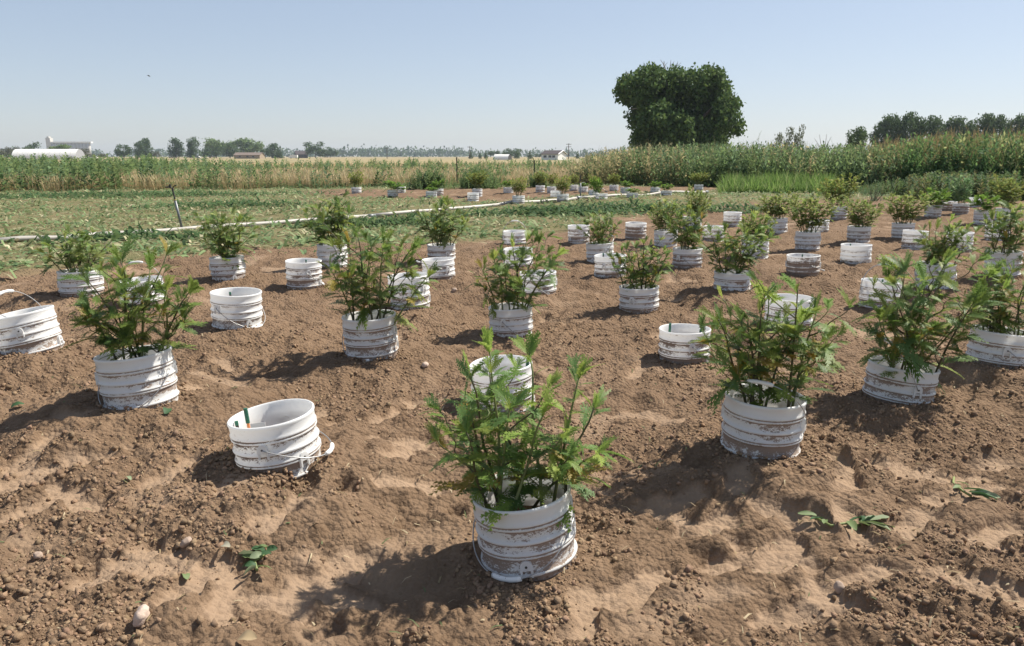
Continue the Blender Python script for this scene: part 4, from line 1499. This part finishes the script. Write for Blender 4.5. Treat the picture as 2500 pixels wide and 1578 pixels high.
def t_post(px, base_y, top_y, label, dist):
    p = at_y(px, base_y, dist); p.z = 0
    H = at_y(px, top_y, dist).z
    e = empty('fence_post', p, label, 'post', 'steel fence posts before the wheat')
    m = MB(); m.box(-.022, .022, -.006, .006, -.2, H); m.box(-.006, .006, .006, .04, -.2, H)
    m.build('shaft', M_DARK, e)
    m = MB(); m.box(-.026, .026, -.012, -.0065, H - .16, H + .012)
    m.build('cap', M_DARK, e)
    m = MB()
    for k in range(12): m.box(-.016, .016, -.016, -.0062, .15 + k * H * .07, .165 + k * H * .07)
    m.build('stud', M_DARK, e)['kind'] = 'stuff'


t_post(1116, 455, 385, 'black steel post standing in the feathery bush before the wheat', 33)
t_post(1304, 455, 392, 'black steel post before the open golden wheat', 34)

# ------------------------------------------------------------------ trees
DIA_V = np.array([(0, 0, 0), (.32, .5, .06), (0, 1, 0), (-.32, .5, .06)]); DIA_T = np.array([(0, 1, 2), (0, 2, 3)])


def crown(blobs, n, leaf, cols, g, aspect=1.0):
    """leaf clumps spread over and through uneven blobs (x, y, z, r)"""
    bl = np.array(blobs, float)
    sub_ = []
    for (bx, by, bz, br) in bl:
        for _ in range(5):
            v = g.normal(size=3); v /= np.linalg.norm(v); v[2] *= aspect
            q = np.array([bx, by, bz]) + v * br * g.uniform(.75, 1.0)
            sub_.append((*q, br * g.uniform(.22, .42)))
    bl = np.concatenate([bl * np.array([1, 1, 1, .9]), np.array(sub_)])
    w = bl[:, 3] ** 2; i = g.choice(len(bl), n, p=w / w.sum())
    v = g.normal(size=(n, 3)); v /= np.linalg.norm(v, axis=1)[:, None]
    rr = bl[i, 3] * (1 - .45 * g.random(n) ** 2.2)
    wob = 1 + .22 * gnoise(v[:, 0] * 2.6 + i * 7.3, v[:, 1] * 2.6 + v[:, 2] * 1.9, 5) + .12 * gnoise(v[:, 0] * 7 + i, v[:, 2] * 7 + v[:, 1] * 3, 6)
    p = bl[i, :3] + v * (rr * wob)[:, None] * np.array([1, 1, aspect]) + g.normal(size=(n, 3)) * (leaf * .45)
    cl = gnoise(p[:, 0] * .55 + 3, p[:, 2] * .55 + p[:, 1] * .3, 9)
    c = pick(cols, [1] * len(cols), n, g) * (1 + .25 * cl[:, None]) * (1 + (g.random((n, 1)) - .5) * .45)
    rot = rand_rot(n, g, .9)
    return scatter(DIA_V, DIA_T, rot, p, leaf * (.6 + .8 * g.random(n)), c)


def limb_mesh(m, p0, p1, r0, r1, bend, rg):
    mid = p0.lerp(p1, .5) + Vector((rg.uniform(-1, 1), rg.uniform(-1, 1), rg.uniform(-.3, .5))) * bend
    pts = [p0 * (1 - t) ** 2 + mid * 2 * t * (1 - t) + p1 * t * t for t in np.linspace(0, 1, 7)]
    m.tube(pts, [r0 + (r1 - r0) * t for t in np.linspace(0, 1, 7)], 7)


# the big willow behind the hedge
TD = 80.0
cx_ = at_y(1668, 300, TD).x
e = empty('willow_tree', (cx_, TD, 0), 'huge dark green bushy tree rising alone behind the tall weeds', 'tree')
gw = np.random.default_rng(21)
bl = []
for (px, py, rp) in ((1538, 222, 34), (1552, 210, 40), (1578, 200, 42), (1600, 190, 38), (1560, 238, 34), (1640, 206, 44), (1690, 205, 46), (1738, 196, 44), (1756, 215, 44), (1762, 262, 46), (1762, 300, 44),
                     (1745, 335, 44), (1700, 260, 60), (1640, 260, 60), (1598, 290, 46), (1586, 325, 42), (1640, 330, 60), (1700, 335, 60), (1592, 360, 40), (1660, 365, 50), (1724, 362, 38), (1615, 240, 50), (1582, 262, 38), (1580, 290, 38), (1612, 300, 44), (1572, 345, 30), (1568, 300, 26)):
    p = at_y(px, py, TD)
    rad = rp / FPX * TD * .86
    for k in range(2):
        bl.append((p.x - cx_, gw.uniform(-1, 1) * 3.2, p.z, rad * gw.uniform(.75, 1)))
V, T, c = crown(bl, 52000, .36, [(.080, .138, .045), (.062, .112, .041), (.104, .162, .055), (.090, .142, .039)], gw)
f = obj('crown', mesh_data('crown', V, T, M_TREE, c), e); f['kind'] = 'stuff'
rg = random.Random(4)
m = MB(); m.tube([(0, 0, -.2), (.1, 0, 2.2), (.3, 0, 4)], [.75, .55, .4], 10); m.build('trunk', M_BARK, e, True)
for (x, z) in ((-4.2, 7.2), (-2, 8.2), (1.5, 8.4), (3.5, 6.8), (3.8, 4.2), (-2.6, 4.6)):
    m = MB(); limb_mesh(m, Vector((.15, 0, 2.6)), Vector((x, rg.uniform(-1.5, 1.5), z)), .28, .07, .6, rg); m.build('limb', M_BARK, e, True)
for (px, py, tx, ty) in ((1625, 170, 1612, 146), (1635, 172, 1638, 147), (1648, 172, 1655, 150), (1620, 172, 1622, 150), (1645, 175, 1645, 152), (1535, 190, 1527, 172), (1555, 265, 1536, 267)):
    p, q = at_y(px, py, TD) - Vector((cx_, TD, 0)), at_y(tx, ty, TD) - Vector((cx_, TD, 0))
    m = MB(); limb_mesh(m, p, q, .05, .015, .12, rg); limb_mesh(m, p.lerp(q, .4), q + Vector((.35, .1, -.1)), .03, .012, .1, rg)
    m.build('dead_twig', M_PALEBARK, e)

VAR = {}


def tree_var(kind, seed, n, cols):
    """a crown mesh one unit tall and about one unit wide plus trunk"""
    gg = np.random.default_rng(seed); r_ = random.Random(seed)
    bl = []
    if kind == 'round':
        for k in range(12):
            a = r_.random() * 6.28; z = r_.uniform(.22, .84); w = .30 * math.sin(math.pi * min(1, max(.05, z * .95))) ** .6
            bl.append((math.cos(a) * w, math.sin(a) * w, z, r_.uniform(.12, .20)))
        asp = .9
    elif kind == 'poplar':
        for k in range(12):
            z = .12 + .78 * k / 11; w = .26 * math.sin(math.pi * (.12 + .80 * z)) ** .7
            for j in range(2): bl.append((r_.uniform(-1, 1) * w, r_.uniform(-1, 1) * w, z, r_.uniform(.12, .19)))
        asp = .75
    else:
        for k in range(10):
            z = .08 + .86 * k / 9
            bl.append((r_.uniform(-.05, .05), r_.uniform(-.05, .05), z, .30 * (1 - z) + .04))
        asp = .6
    V, T, c = crown(bl, n, .075 if n < 2000 else .05, cols, gg, asp)
    V[:, 2] = np.clip(V[:, 2], .01, 1.05)
    return mesh_data('crown', V, T, M_TREE, c)


DK = [(.075, .125, .050), (.062, .105, .046), (.092, .140, .056)]
LT = [(.16, .23, .09), (.135, .20, .078), (.185, .25, .105)]
GY = [(.115, .125, .080), (.100, .115, .072), (.135, .135, .09)]
for k in range(3):
    VAR['round', 'dk', k] = tree_var('round', 100 + k, 1500, DK)
    VAR['poplar', 'dk', k] = tree_var('poplar', 110 + k, 1700, DK)
for k in range(2):
    VAR['round', 'lt', k] = tree_var('round', 120 + k, 1900, LT)
    VAR['round', 'gy', k] = tree_var('round', 130 + k, 1100, GY)
    VAR['cone', 'dk', k] = tree_var('cone', 140 + k, 900, DK)
for k in range(4): VAR['tall', 'dk', k] = tree_var('poplar', 150 + k, 5200, DK)
m = MB(); m.tube([(0, 0, -.02), (.01, 0, .3), (0, 0, .7)], [.030, .022, .010], 6); TRUNK = m.data('trunk', M_BARK, True)
m = MB(); m.tube([(0, 0, -.02), (.012, 0, .4), (-.01, 0, .93)], [.022, .016, .006], 6); PTRUNK = m.data('trunk', M_PALEBARK, True)


def tree(name, px, top_y, wpx, dist, kind, tone, var, label, group, wscale=1.25, pale=False):
    p = at_y(px, 382, dist); p.z = 0
    H = at_y(px, top_y, dist).z
    W = wpx / FPX * dist
    e = empty(name, p, label, 'tree', group)
    c_ = obj('crown', VAR[kind, tone, var], e); c_['kind'] = 'stuff'
    c_.scale = (W * wscale, W * wscale, H); c_.rotation_euler.z = (px * 1.7) % 6.28
    t_ = obj('trunk', PTRUNK if pale else TRUNK, e)
    t_.scale = (H * (.5 if pale else .8), H * (.5 if pale else .8), H)
    return e


TG = 'trees along the far edge of the fields'
for a in ((10, 361, 34, 380, 'round', 'gy', 0, 'grey-green shrub at the picture edge beside the white greenhouse'),
          (33, 351, 28, 390, 'round', 'gy', 1, 'grey-green tree at the end of the white greenhouse'),
          (80, 346, 48, 420, 'round', 'dk', 0, 'dark spreading tree behind the white greenhouse'),
          (147, 350, 44, 430, 'round', 'lt', 0, 'green tree in front of the grain elevator'),
          (198, 361, 34, 400, 'round', 'gy', 0, 'brownish shrub below the end of the grain elevator'),
          (236, 373, 40, 420, 'round', 'gy', 1, 'low shrub beside the parked white car'),
          (302, 350, 36, 480, 'round', 'dk', 1, 'ragged dark tree, first beyond the open gap by the elevator'),
          (342, 346, 26, 480, 'poplar', 'dk', 0, 'dark tree touching the ragged one'),
          (356, 339, 34, 490, 'poplar', 'dk', 1, 'tall dark tree above a green weed'),
          (381, 368, 20, 480, 'round', 'gy', 0, 'small brownish tree beside the tall dark pair'),
          (430, 338, 38, 500, 'poplar', 'dk', 2, 'dark columnar tree, one of a separate pair'),
          (472, 336, 36, 500, 'poplar', 'dk', 0, 'dark columnar tree nearest the pale green grove'),
          (503, 366, 20, 480, 'round', 'dk', 2, 'small dark tree between the pair and the grove'),
          (528, 333, 60, 560, 'round', 'lt', 1, 'big bright green tree starting the pale grove'),
          (522, 350, 40, 520, 'round', 'dk', 0, 'dark tree in front of the pale grove'),
          (562, 348, 40, 530, 'round', 'dk', 1, 'mid green tree in front of the pale grove beside the brown house'),
          (590, 334, 56, 570, 'round', 'lt', 0, 'bright green tree above the brown roofed house'),
          (626, 341, 48, 570, 'round', 'lt', 1, 'last bright tree of the pale grove'),
          (648, 359, 20, 500, 'round', 'dk', 2, 'small dark tree at the brown house end'),
          (666, 351, 32, 520, 'poplar', 'dk', 1, 'blue-green tree between two dark small ones'),
          (684, 356, 24, 480, 'cone', 'dk', 0, 'dark conifer near the white van'),
          (770, 343, 46, 560, 'round', 'dk', 1, 'blue-green tree beside the dark roofed house'),
          (806, 358, 40, 700, 'round', 'dk', 0, 'hazy tree fading away beside the dark roofed house'),
          (1149, 368, 15, 420, 'cone', 'dk', 1, 'pale conifer below a power pole'),
          (1172, 371, 12, 420, 'cone', 'dk', 0, 'small conifer beside the curved roof shed'),
          (1186, 368, 13, 420, 'cone', 'dk', 1, 'second small conifer beside the curved roof shed'),
          (1207, 365, 26, 600, 'round', 'dk', 2, 'hazy round tree behind the curved roof shed'),
          (1231, 366, 18, 330, 'cone', 'dk', 0, 'conifer standing before the curved roof shed'),
          (1252, 361, 40, 560, 'round', 'dk', 1, 'hazy tall tree cluster beyond the curved roof shed'),
          (1262, 367, 20, 420, 'cone', 'dk', 1, 'dark conifer in front of the hazy cluster'),
          (1294, 367, 19, 380, 'cone', 'dk', 0, 'lone dark conifer before the gabled house'),
          (1316, 374, 20, 600, 'round', 'dk', 2, 'low hazy tree beside the gabled house'),
          (1410, 370, 14, 420, 'cone', 'dk', 1, 'slim tree beyond the gabled house')):
    tree('tree', *a, TG)
for a in ((2146, 300, 34, 0, 'shortest tree at the end of the dark treeline'), (2172, 281, 42, 1, 'pale trunked tree near the end of the dark treeline'),
          (2204, 277, 44, 2, 'tallest tree of the dark treeline, pale trunks showing'), (2236, 289, 40, 3, 'tree next to the tallest in the dark treeline'),
          (2276, 286, 44, 0, 'tree in the middle of the dark treeline with gaps below'), (2318, 287, 44, 1, 'broad tree in the middle of the dark treeline'),
          (2352, 298, 36, 2, 'low tree filling a dip in the dark treeline'), (2392, 280, 48, 3, 'tall tree past the dip in the dark treeline'),
          (2432, 285, 46, 0, 'tree just before the last gap of the dark treeline'), (2484, 281, 52, 1, 'tree at the picture edge ending the dark treeline')):
    tree('tree', a[0], a[1], a[2], 165, 'tall', 'dk', a[3], a[4], 'dark treeline behind the weeds', 1.75, a[0] < 2250)
tree('tree', 2086, 312, 42, 110, 'tall', 'dk', 2, 'small pointed tree alone before the dark treeline', None, 1.75)
VAR['bush', 'gy', 0] = tree_var('round', 170, 2000, [(.17, .19, .13), (.14, .165, .11), (.20, .215, .15)])
tree('willow_bush', 1938, 301, 52, 62, 'bush', 'gy', 0, 'silvery pale bush rising over the weeds, taller of two', None, 1.1)
tree('willow_bush', 1902, 320, 52, 62, 'bush', 'gy', 0, 'silvery pale bush rising over the weeds, lower of two', None, 1.1)
e = empty('dead_tree', at_y(2009, 382, 60) * 1.0, 'bare dead tree with thin branches over the weeds', 'tree'); e.location.z = 0
m = MB(); q0 = Vector((0, 0, 0))
m.tube([(0, 0, 0), (.05, 0, 2.2)], [.05, .03], 6); m.build('trunk', M_PALEBARK, e)
for (tx, ty) in ((2001, 329), (2018, 328), (2030, 334), (1988, 338), (2024, 345), (1994, 350)):
    q = at_y(tx, ty, 60) - e.location
    m = MB(); limb_mesh(m, Vector((.02, 0, 1.5)), q, .03, .01, .15, rg); m.build('branch', M_PALEBARK, e)

# hazy far treeline: one mass
gf = np.random.default_rng(33)
bl = []
for px in np.arange(-250, 2750, 6.0):
    dist = 1350 + 250 * gf.random()
    hpx = 8 + 7 * gf.random() + (5 if 830 < px < 1120 else 0)
    if 250 < px < 290: hpx = 5
    p = at_y(px, 382, dist); H = hpx / FPX * dist + 1.3
    for k in range(2):
        bl.append((p.x + gf.uniform(-3, 3), p.y, H * (.35 + .3 * k), H * .42))
V, T, c = crown(bl, 17000, 4.4, DK, gf, 1.0)
V[:, 2] = np.maximum(V[:, 2], 0)
tag(obj('far_treeline', mesh_data('far_treeline', V, T, M_TREE, c)), 'hazy blue line of trees along the horizon', 'trees', kind='stuff')

# ------------------------------------------------------------------ far buildings
M_WHITE = plain('white_sheet', (.78, .77, .74), .5, .03, .5)
M_CONC = plain('pale_concrete', (.52, .50, .46), .8, .06, .2)
M_ROOFB = plain('brown_roof', (.18, .135, .11), .8, .1, 1)
M_ROOFD = plain('dark_roof', (.06, .045, .045), .8, .1, 1)
M_WALLT = plain('tan_wall', (.30, .24, .17), .8, .08, 1)
M_WALLG = plain('grey_wall', (.30, .31, .33), .8, .08, 1)
M_GLASS = plain('window_glass', (.04, .05, .06), .15, .05, 1)


def gable(name, px0, px1, dist, h_eave, h_ridge, depth, rot, wall, roof, label, cat='house', trim=None):
    a, b_ = at_y(px0, 384, dist), at_y(px1, 384, dist)
    W = (b_ - a).length; c_ = (a + b_) / 2
    e = empty(name, (c_.x, c_.y, 0), label, cat); e.rotation_euler.z = R(rot)
    w, d = W / 2, depth / 2
    m = MB()
    m.add([(-w, -d, -.3), (w, -d, -.3), (w, d, -.3), (-w, d, -.3), (-w, -d, h_eave), (w, -d, h_eave), (w, d, h_eave), (-w, d, h_eave), (-w, 0, h_ridge), (w, 0, h_ridge)],
          [(0, 1, 5, 4), (2, 3, 7, 6), (1, 2, 6, 9, 5), (3, 0, 4, 8, 7)])
    m.build('wall', wall, e)
    m = MB(); o = .35; s = (h_ridge - h_eave) / d
    m.add([(-w - o, -d - o, h_eave - s * o + .05), (w + o, -d - o, h_eave - s * o + .05), (w + o, 0, h_ridge + .08), (-w - o, 0, h_ridge + .08), (-w - o, d + o, h_eave - s * o + .05), (w + o, d + o, h_eave - s * o + .05),
           (-w - o, -d - o, h_eave - s * o + .22), (w + o, -d - o, h_eave - s * o + .22), (w + o, 0, h_ridge + .26), (-w - o, 0, h_ridge + .26), (-w - o, d + o, h_eave - s * o + .22), (w + o, d + o, h_eave - s * o + .22)],
          [(6, 7, 8, 9), (9, 8, 11, 10), (0, 3, 2, 1), (3, 4, 5, 2), (0, 1, 7, 6), (1, 2, 8, 7), (2, 5, 11, 8), (5, 4, 10, 11), (4, 3, 9, 10), (3, 0, 6, 9)])
    m.build('roof', roof, e)
    for k in (-.55, .05, .5):
        m = MB(); m.box(w * k - .6, w * k + .6, -d - .05, -d + .02, h_eave * .4, h_eave * .8); m.build('window', M_GLASS, e)
    if trim:
        m = MB()
        m.tube([(w + o + .03, -d - o, h_eave - s * o + .1), (w + o + .03, 0, h_ridge + .15), (w + o + .03, d + o, h_eave - s * o + .1)], .16, 4); m.build('trim', trim, e)
    return e


gable('house', 1330, 1374, 300, 2.0, 3.2, 7.5, -28, M_WHITE, M_ROOFD, 'white gabled house with dark roof near the hedge end', trim=M_WHITE)
gable('house', 578, 640, 450, 1.8, 3.1, 9, 0, M_WALLT, M_ROOFB, 'long low house with brown roof before the pale grove')
gable('house', 722, 750, 600, 2.6, 5.0, 9, 20, M_ROOFD, M_ROOFD, 'dark roofed house beside the blue-green tree')


def arch_shed(px0, px1, dist, H, depth, label, name, endm, rot=0, cat='shed'):
    a, b_ = at_y(px0, 384, dist), at_y(px1, 384, dist)
    W = (b_ - a).length; c_ = (a + b_) / 2
    e = empty(name, (c_.x, c_.y, 0), label, cat); e.rotation_euler.z = R(rot)
    n = 17
    prof = [(depth / 2 * math.cos(t), max(0, H * math.sin(t)) - .1) for t in np.linspace(math.pi, 0, n)]
    m = MB(); V = [(-W / 2, y_, z) for y_, z in prof] + [(W / 2, y_, z) for y_, z in prof]
    m.add(V, [(i, i + n, i + n + 1, i + 1) for i in range(n - 1)]); m.build('roof', M_WHITE, e, True)
    for sx in (-1, 1):
        m = MB(); m.add([(sx * (W / 2 - .05), y_ * .99, z) for y_, z in prof], [tuple(range(n))]); m.build('end_wall', endm, e)
    m = MB()
    for i in range(1, 12):
        x = -W / 2 + W * i / 12
        m.tube([(x, y_ * 1.004, z * 1.004) for y_, z in prof], .05, 4)
    m.build('hoop', M_CONC, e)['kind'] = 'stuff'


arch_shed(47, 193, 335, 4.3, 10, 'long white arched greenhouse at the edge of the far field', 'greenhouse', M_WALLG, 6, 'greenhouse')
arch_shed(1208, 1246, 310, 2.1, 5.2, 'small arched shed with dark open end among conifers', 'arched_shed', M_DARK, -18)  # dark end sheets put the shade of the open end into colour

p = at_y(178, 382, 1200)
e = empty('grain_elevator', (p.x, p.y, 0), 'white concrete grain elevator with tall head tower far beyond the greenhouse', 'grain elevator')
u1 = 1200 / FPX
for i in range(11):
    x = (134 + 8.4 * i - 178) * u1
    m = MB(); m.tube([(x, 0, 0), (x, 0, 20.5)], 2.9, 14); m.build('silo', M_CONC, e, True)
m = MB(); m.box(-46 * u1, 49 * u1, -3.2, 3.2, 20.5, 22.6); m.build('gallery', M_WHITE, e)
m = MB(); m.box(-57 * u1, -46.5 * u1, -4, 4, 0, 28); m.box(-55 * u1, -50 * u1, -3, 3, 28, 30.2); m.build('head_tower', M_CONC, e)


def pole(px, top_y, dist, label, arms):
    p = at_y(px, 382, dist); p.z = 0; H = at_y(px, top_y, dist).z
    e = empty('power_pole', p, label, 'power pole', 'power poles along the far road')
    m = MB(); m.tube([(0, 0, 0), (0, 0, H)], [.2, .13], 7); m.build('shaft', M_BARK, e)
    for k in range(arms):
        m = MB(); m.box(-1.2, 1.2, -.2, -.14, H - .6 - k * 1.1, H - .42 - k * 1.1); m.build('crossarm', M_BARK, e)
    for s in (-1.05, -.5, .5, 1.05):
        m = MB(); m.tube([(s, -.17, H - .41), (s, -.17, H - .15)], .06, 6); m.build('insulator', M_WALLG, e)


pole(945, 360, 420, 'thin power pole before the hazy treeline', 1)
pole(1147, 357, 400, 'power pole rising above the pale conifer', 1)
pole(1388, 350, 360, 'power pole with two crossarms beyond the gabled house', 2)


def car(px, dist, L, H, col, label, rot, van=False, cat='car'):
    p = at_y(px, 384, dist)
    e = empty('parked_van' if van else 'parked_car', (p.x, p.y, 0), label, cat); e.rotation_euler.z = R(rot)
    l, w = L / 2, .9
    side = [(-l, .35), (-l, H * .55), (-l * .75, H * .62), (-l * .5, H), (l * .55, H), (l * .8, H * .62), (l, H * .52), (l, .35)] if not van else \
           [(-l, .4), (-l, H), (l * .6, H), (l * .78, H * .6), (l, H * .52), (l, .4)]
    n = len(side)
    m = MB(); m.add([(x, -w, z) for x, z in side] + [(x, w, z) for x, z in side], [(i, (i + 1) % n, (i + 1) % n + n, i + n) for i in range(n)] + [tuple(range(n - 1, -1, -1)), tuple(range(n, 2 * n))])
    m.build('body', col, e)
    m = MB(); m.box(-l * .45, l * .5, -w - .02, -w - .003, H * .64, H * .92); m.build('window', M_GLASS, e)
    for sx in (-.62, .62):
        m = MB(); m.tube([(sx * l, -w - .03, .33), (sx * l, -w + .2, .33)], .33, 12); m.build('wheel', M_DARK, e)


car(225, 345, 4.2, 1.5, M_WHITE, 'white car parked at the end of the greenhouse', 0)
car(716, 455, 5.0, 2.0, M_WHITE, 'white van parked near the dark roofed house', 180, True, 'van')
car(481, 470, 4.3, 1.45, M_CONC, 'pale car parked below the dark columnar pair', 0)

# ------------------------------------------------------------------ small things
sr = np.random.default_rng(77)


def stone(px, py, r_, label, mat=None, grp=None):
    p = on_ground(px, py); z = p.z
    V, T = ico(3, sr, .05)
    V = V * (1 + .22 * gnoise(V[:, 0] * 1.7 + px, V[:, 1] * 1.7 + V[:, 2] * 1.3, 3))[:, None]
    o = obj('stone', mesh_data('stone', V * r_, T, mat or M_STONE, smooth=False))
    o.location = (p.x, p.y, z + r_ * .42); o.rotation_euler = (sr.random(), sr.random(), sr.random() * 6)
    return tag(o, label, 'stone', grp)


M_PINK = plain('pale_stone', (.52, .40, .32), .9, .1, 40, bump=.6)
stone(346, 1516, .027, 'pale pink rough stone lying on the soil in the near corner', M_PINK)
stone(95, 1362, .016, 'small smooth tan pebble in a damp patch of soil')
stone(455, 1330, .019, 'flat brown stone beside a small dark hole')
stone(1038, 895, .022, 'tan stone on the mound below the lush plant', M_PINK)
stone(2048, 1440, .017, 'rounded brown stone below the wilted weed with green leaves')
stone(1725, 830, .016, 'grey pebble beside the bucket with the orange stake')
stone(1110, 714, .026, 'flat brown stone between the tall empty bucket and the wide plant')
M_WILT = foliage_mat('wilted_leaf', False, .2, .6, .3)


def blade(L, W, curl, seed, fold=.25):
    r_ = random.Random(seed); V, F = [], []
    n = 7
    for i in range(n):
        t = i / (n - 1); w = W * math.sin(math.pi * min(1, .08 + t * .9)) ** .7 + .001
        z = curl * math.sin(t * 3.0) * L * .3 + .004
        V += [(-w, t * L, z + fold * w + r_.uniform(-1, 1) * W * .2), (0, t * L, z), (w, t * L, z + fold * w + r_.uniform(-1, 1) * W * .2)]
    for i in range(n - 1):
        a = i * 3; F += [(a, a + 1, a + 4, a + 3), (a + 1, a + 2, a + 5, a + 4)]
    return mesh_data('leaf', V, F, M_WILT, smooth=True)


def wilted(pxs, label, leaves, seed, roll=30):
    pts = []
    for (x, y) in pxs:
        p = on_ground(x, y); pts.append(Vector((p.x, p.y, float(gh(p.x, p.y)) + .010)))
    e = empty('wilted_weed', pts[0], label, 'weed', 'pulled weeds wilting on the soil')
    m = MB(); m.tube([p - pts[0] for p in pts], .0042, 6); m.build('stem', plain('wilted_stem', (.20, .24, .08), .6), e, True)
    r_ = random.Random(seed)
    for (t, az, L, W, col) in leaves:
        f = t * (len(pts) - 1); i = min(int(f), len(pts) - 2)
        q = pts[i].lerp(pts[i + 1], f - i) - pts[0]
        o = obj('leaf', blade(L, W, r_.uniform(.05, .3), r_.random(), .5), e)
        o.location = q + Vector((0, 0, .006)); o.rotation_euler = (R(r_.uniform(-2, 6)), R(r_.uniform(-roll, roll)), R(az - 90)); o.color = (*col, 1)


GL, GD, GP = (.16, .22, .09), (.05, .11, .045), (.24, .29, .17)
wilted([(1992, 1272), (2030, 1274), (2062, 1285), (2100, 1290)], 'pulled weed with curled silvery green leaves on the bare soil',
       [(0, 175, .06, .009, GL), (.15, 200, .05, .010, GD), (.2, 240, .04, .008, GL), (.75, 265, .07, .012, GL), (.8, 20, .05, .012, GD), (1, 8, .10, .016, GP), (1, -18, .10, .015, GL), (1, -38, .09, .014, GP), (.95, -60, .075, .012, GL), (1, 25, .07, .014, GD)], 1)
wilted([(2328, 1172), (2326, 1186), (2350, 1206), (2370, 1218)], 'pulled weed in a limp bundle beside a deep boot print',
       [(.4, -50, .05, .006, GL), (.6, 205, .045, .008, GL), (.7, -40, .09, .010, GD), (1, -30, .085, .012, GP), (1, -50, .08, .012, GD), (.9, -15, .06, .009, GL), (.9, -65, .075, .010, GL)], 2)
wilted([(655, 1352), (640, 1366), (622, 1378), (628, 1400)], 'crumpled weed with broad pale leaves near the pink stone',
       [(0, 200, .045, .012, GL), (.05, 10, .03, .009, GD), (.2, 170, .04, .012, GD), (.35, 215, .035, .010, GP), (.5, 185, .060, .016, GP), (.55, 20, .04, .010, GD), (.7, 165, .045, .011, GL), (.8, 240, .04, .008, GD), (1, -110, .050, .010, GP), (1, -15, .045, .006, GL), (.9, 200, .03, .008, GD)], 3, 65)


def loose_leaf(px, py, L, W, az, col, label):
    p = on_ground(px, py)
    o = obj('fallen_leaf', blade(L, W, .6, px)); o.location = (p.x, p.y, float(gh(p.x, p.y)) + .008)
    o.rotation_euler = (R(8), R(20), R(az)); o.color = (*col, 1)
    tag(o, label, 'leaf')


loose_leaf(405, 1018, .05, .016, 20, GD, 'green leaf fallen before the dark branching plant')
loose_leaf(585, 1568, .05, .014, -100, (.42, .32, .19), 'dry tan leaf on the soil beside a boot print')
loose_leaf(545, 1340, .035, .010, -120, (.42, .40, .30), 'bleached leaf scrap near the crumpled weed')
loose_leaf(455, 1425, .03, .010, 40, GL, 'tiny green leaf scrap above the pink stone')
loose_leaf(318, 1180, .03, .008, 60, GP, 'pale leaf scrap on open soil before the tilted bucket')
loose_leaf(28, 1000, .05, .012, -60, GD, 'dark leaf lying where the plant shadow ends')

p = at_y(364, 186, 38)
e = empty('bird', p, 'tiny dark bird flying in the open sky', 'bird')
m = MB(); m.tube([(-.08, 0, .02), (-.04, 0, .01), (.02, 0, 0), (.07, 0, -.015), (.09, 0, -.02)], [.008, .022, .03, .02, .006], 8); e.scale = (.75,) * 3; m.build('body', M_STEEL, e, True)
for s in (-1, 1):
    m = MB(); m.add([(-.02, s * .02, .01), (.04, s * .02, .01), (.01, s * .12, .05), (-.05, s * .18, .02), (-.02, s * .02, .018), (.04, s * .02, .018), (.01, s * .12, .056), (-.05, s * .18, .024)],
                    [(0, 1, 2, 3), (7, 6, 5, 4), (0, 4, 5, 1), (1, 5, 6, 2), (2, 6, 7, 3), (3, 7, 4, 0)]); m.build('wing', M_STEEL, e)

# ------------------------------------------------------------------ haze
HAZE = 0.00019
m = MB(); m.box(-2200, 2200, -300, 2600, -1.1, 33)
hz, nt, N, L_, pr = new_mat('haze')
N.remove(pr)
pv = N.new('ShaderNodeVolumePrincipled')
pv.inputs['Color'].default_value = (.76, .86, 1.0, 1)
pv.inputs['Density'].default_value = HAZE
pv.inputs['Anisotropy'].default_value = .2
L_.new(pv.outputs[0], N['Material Output'].inputs['Volume'])
tag(m.build('haze', hz), kind='stuff')
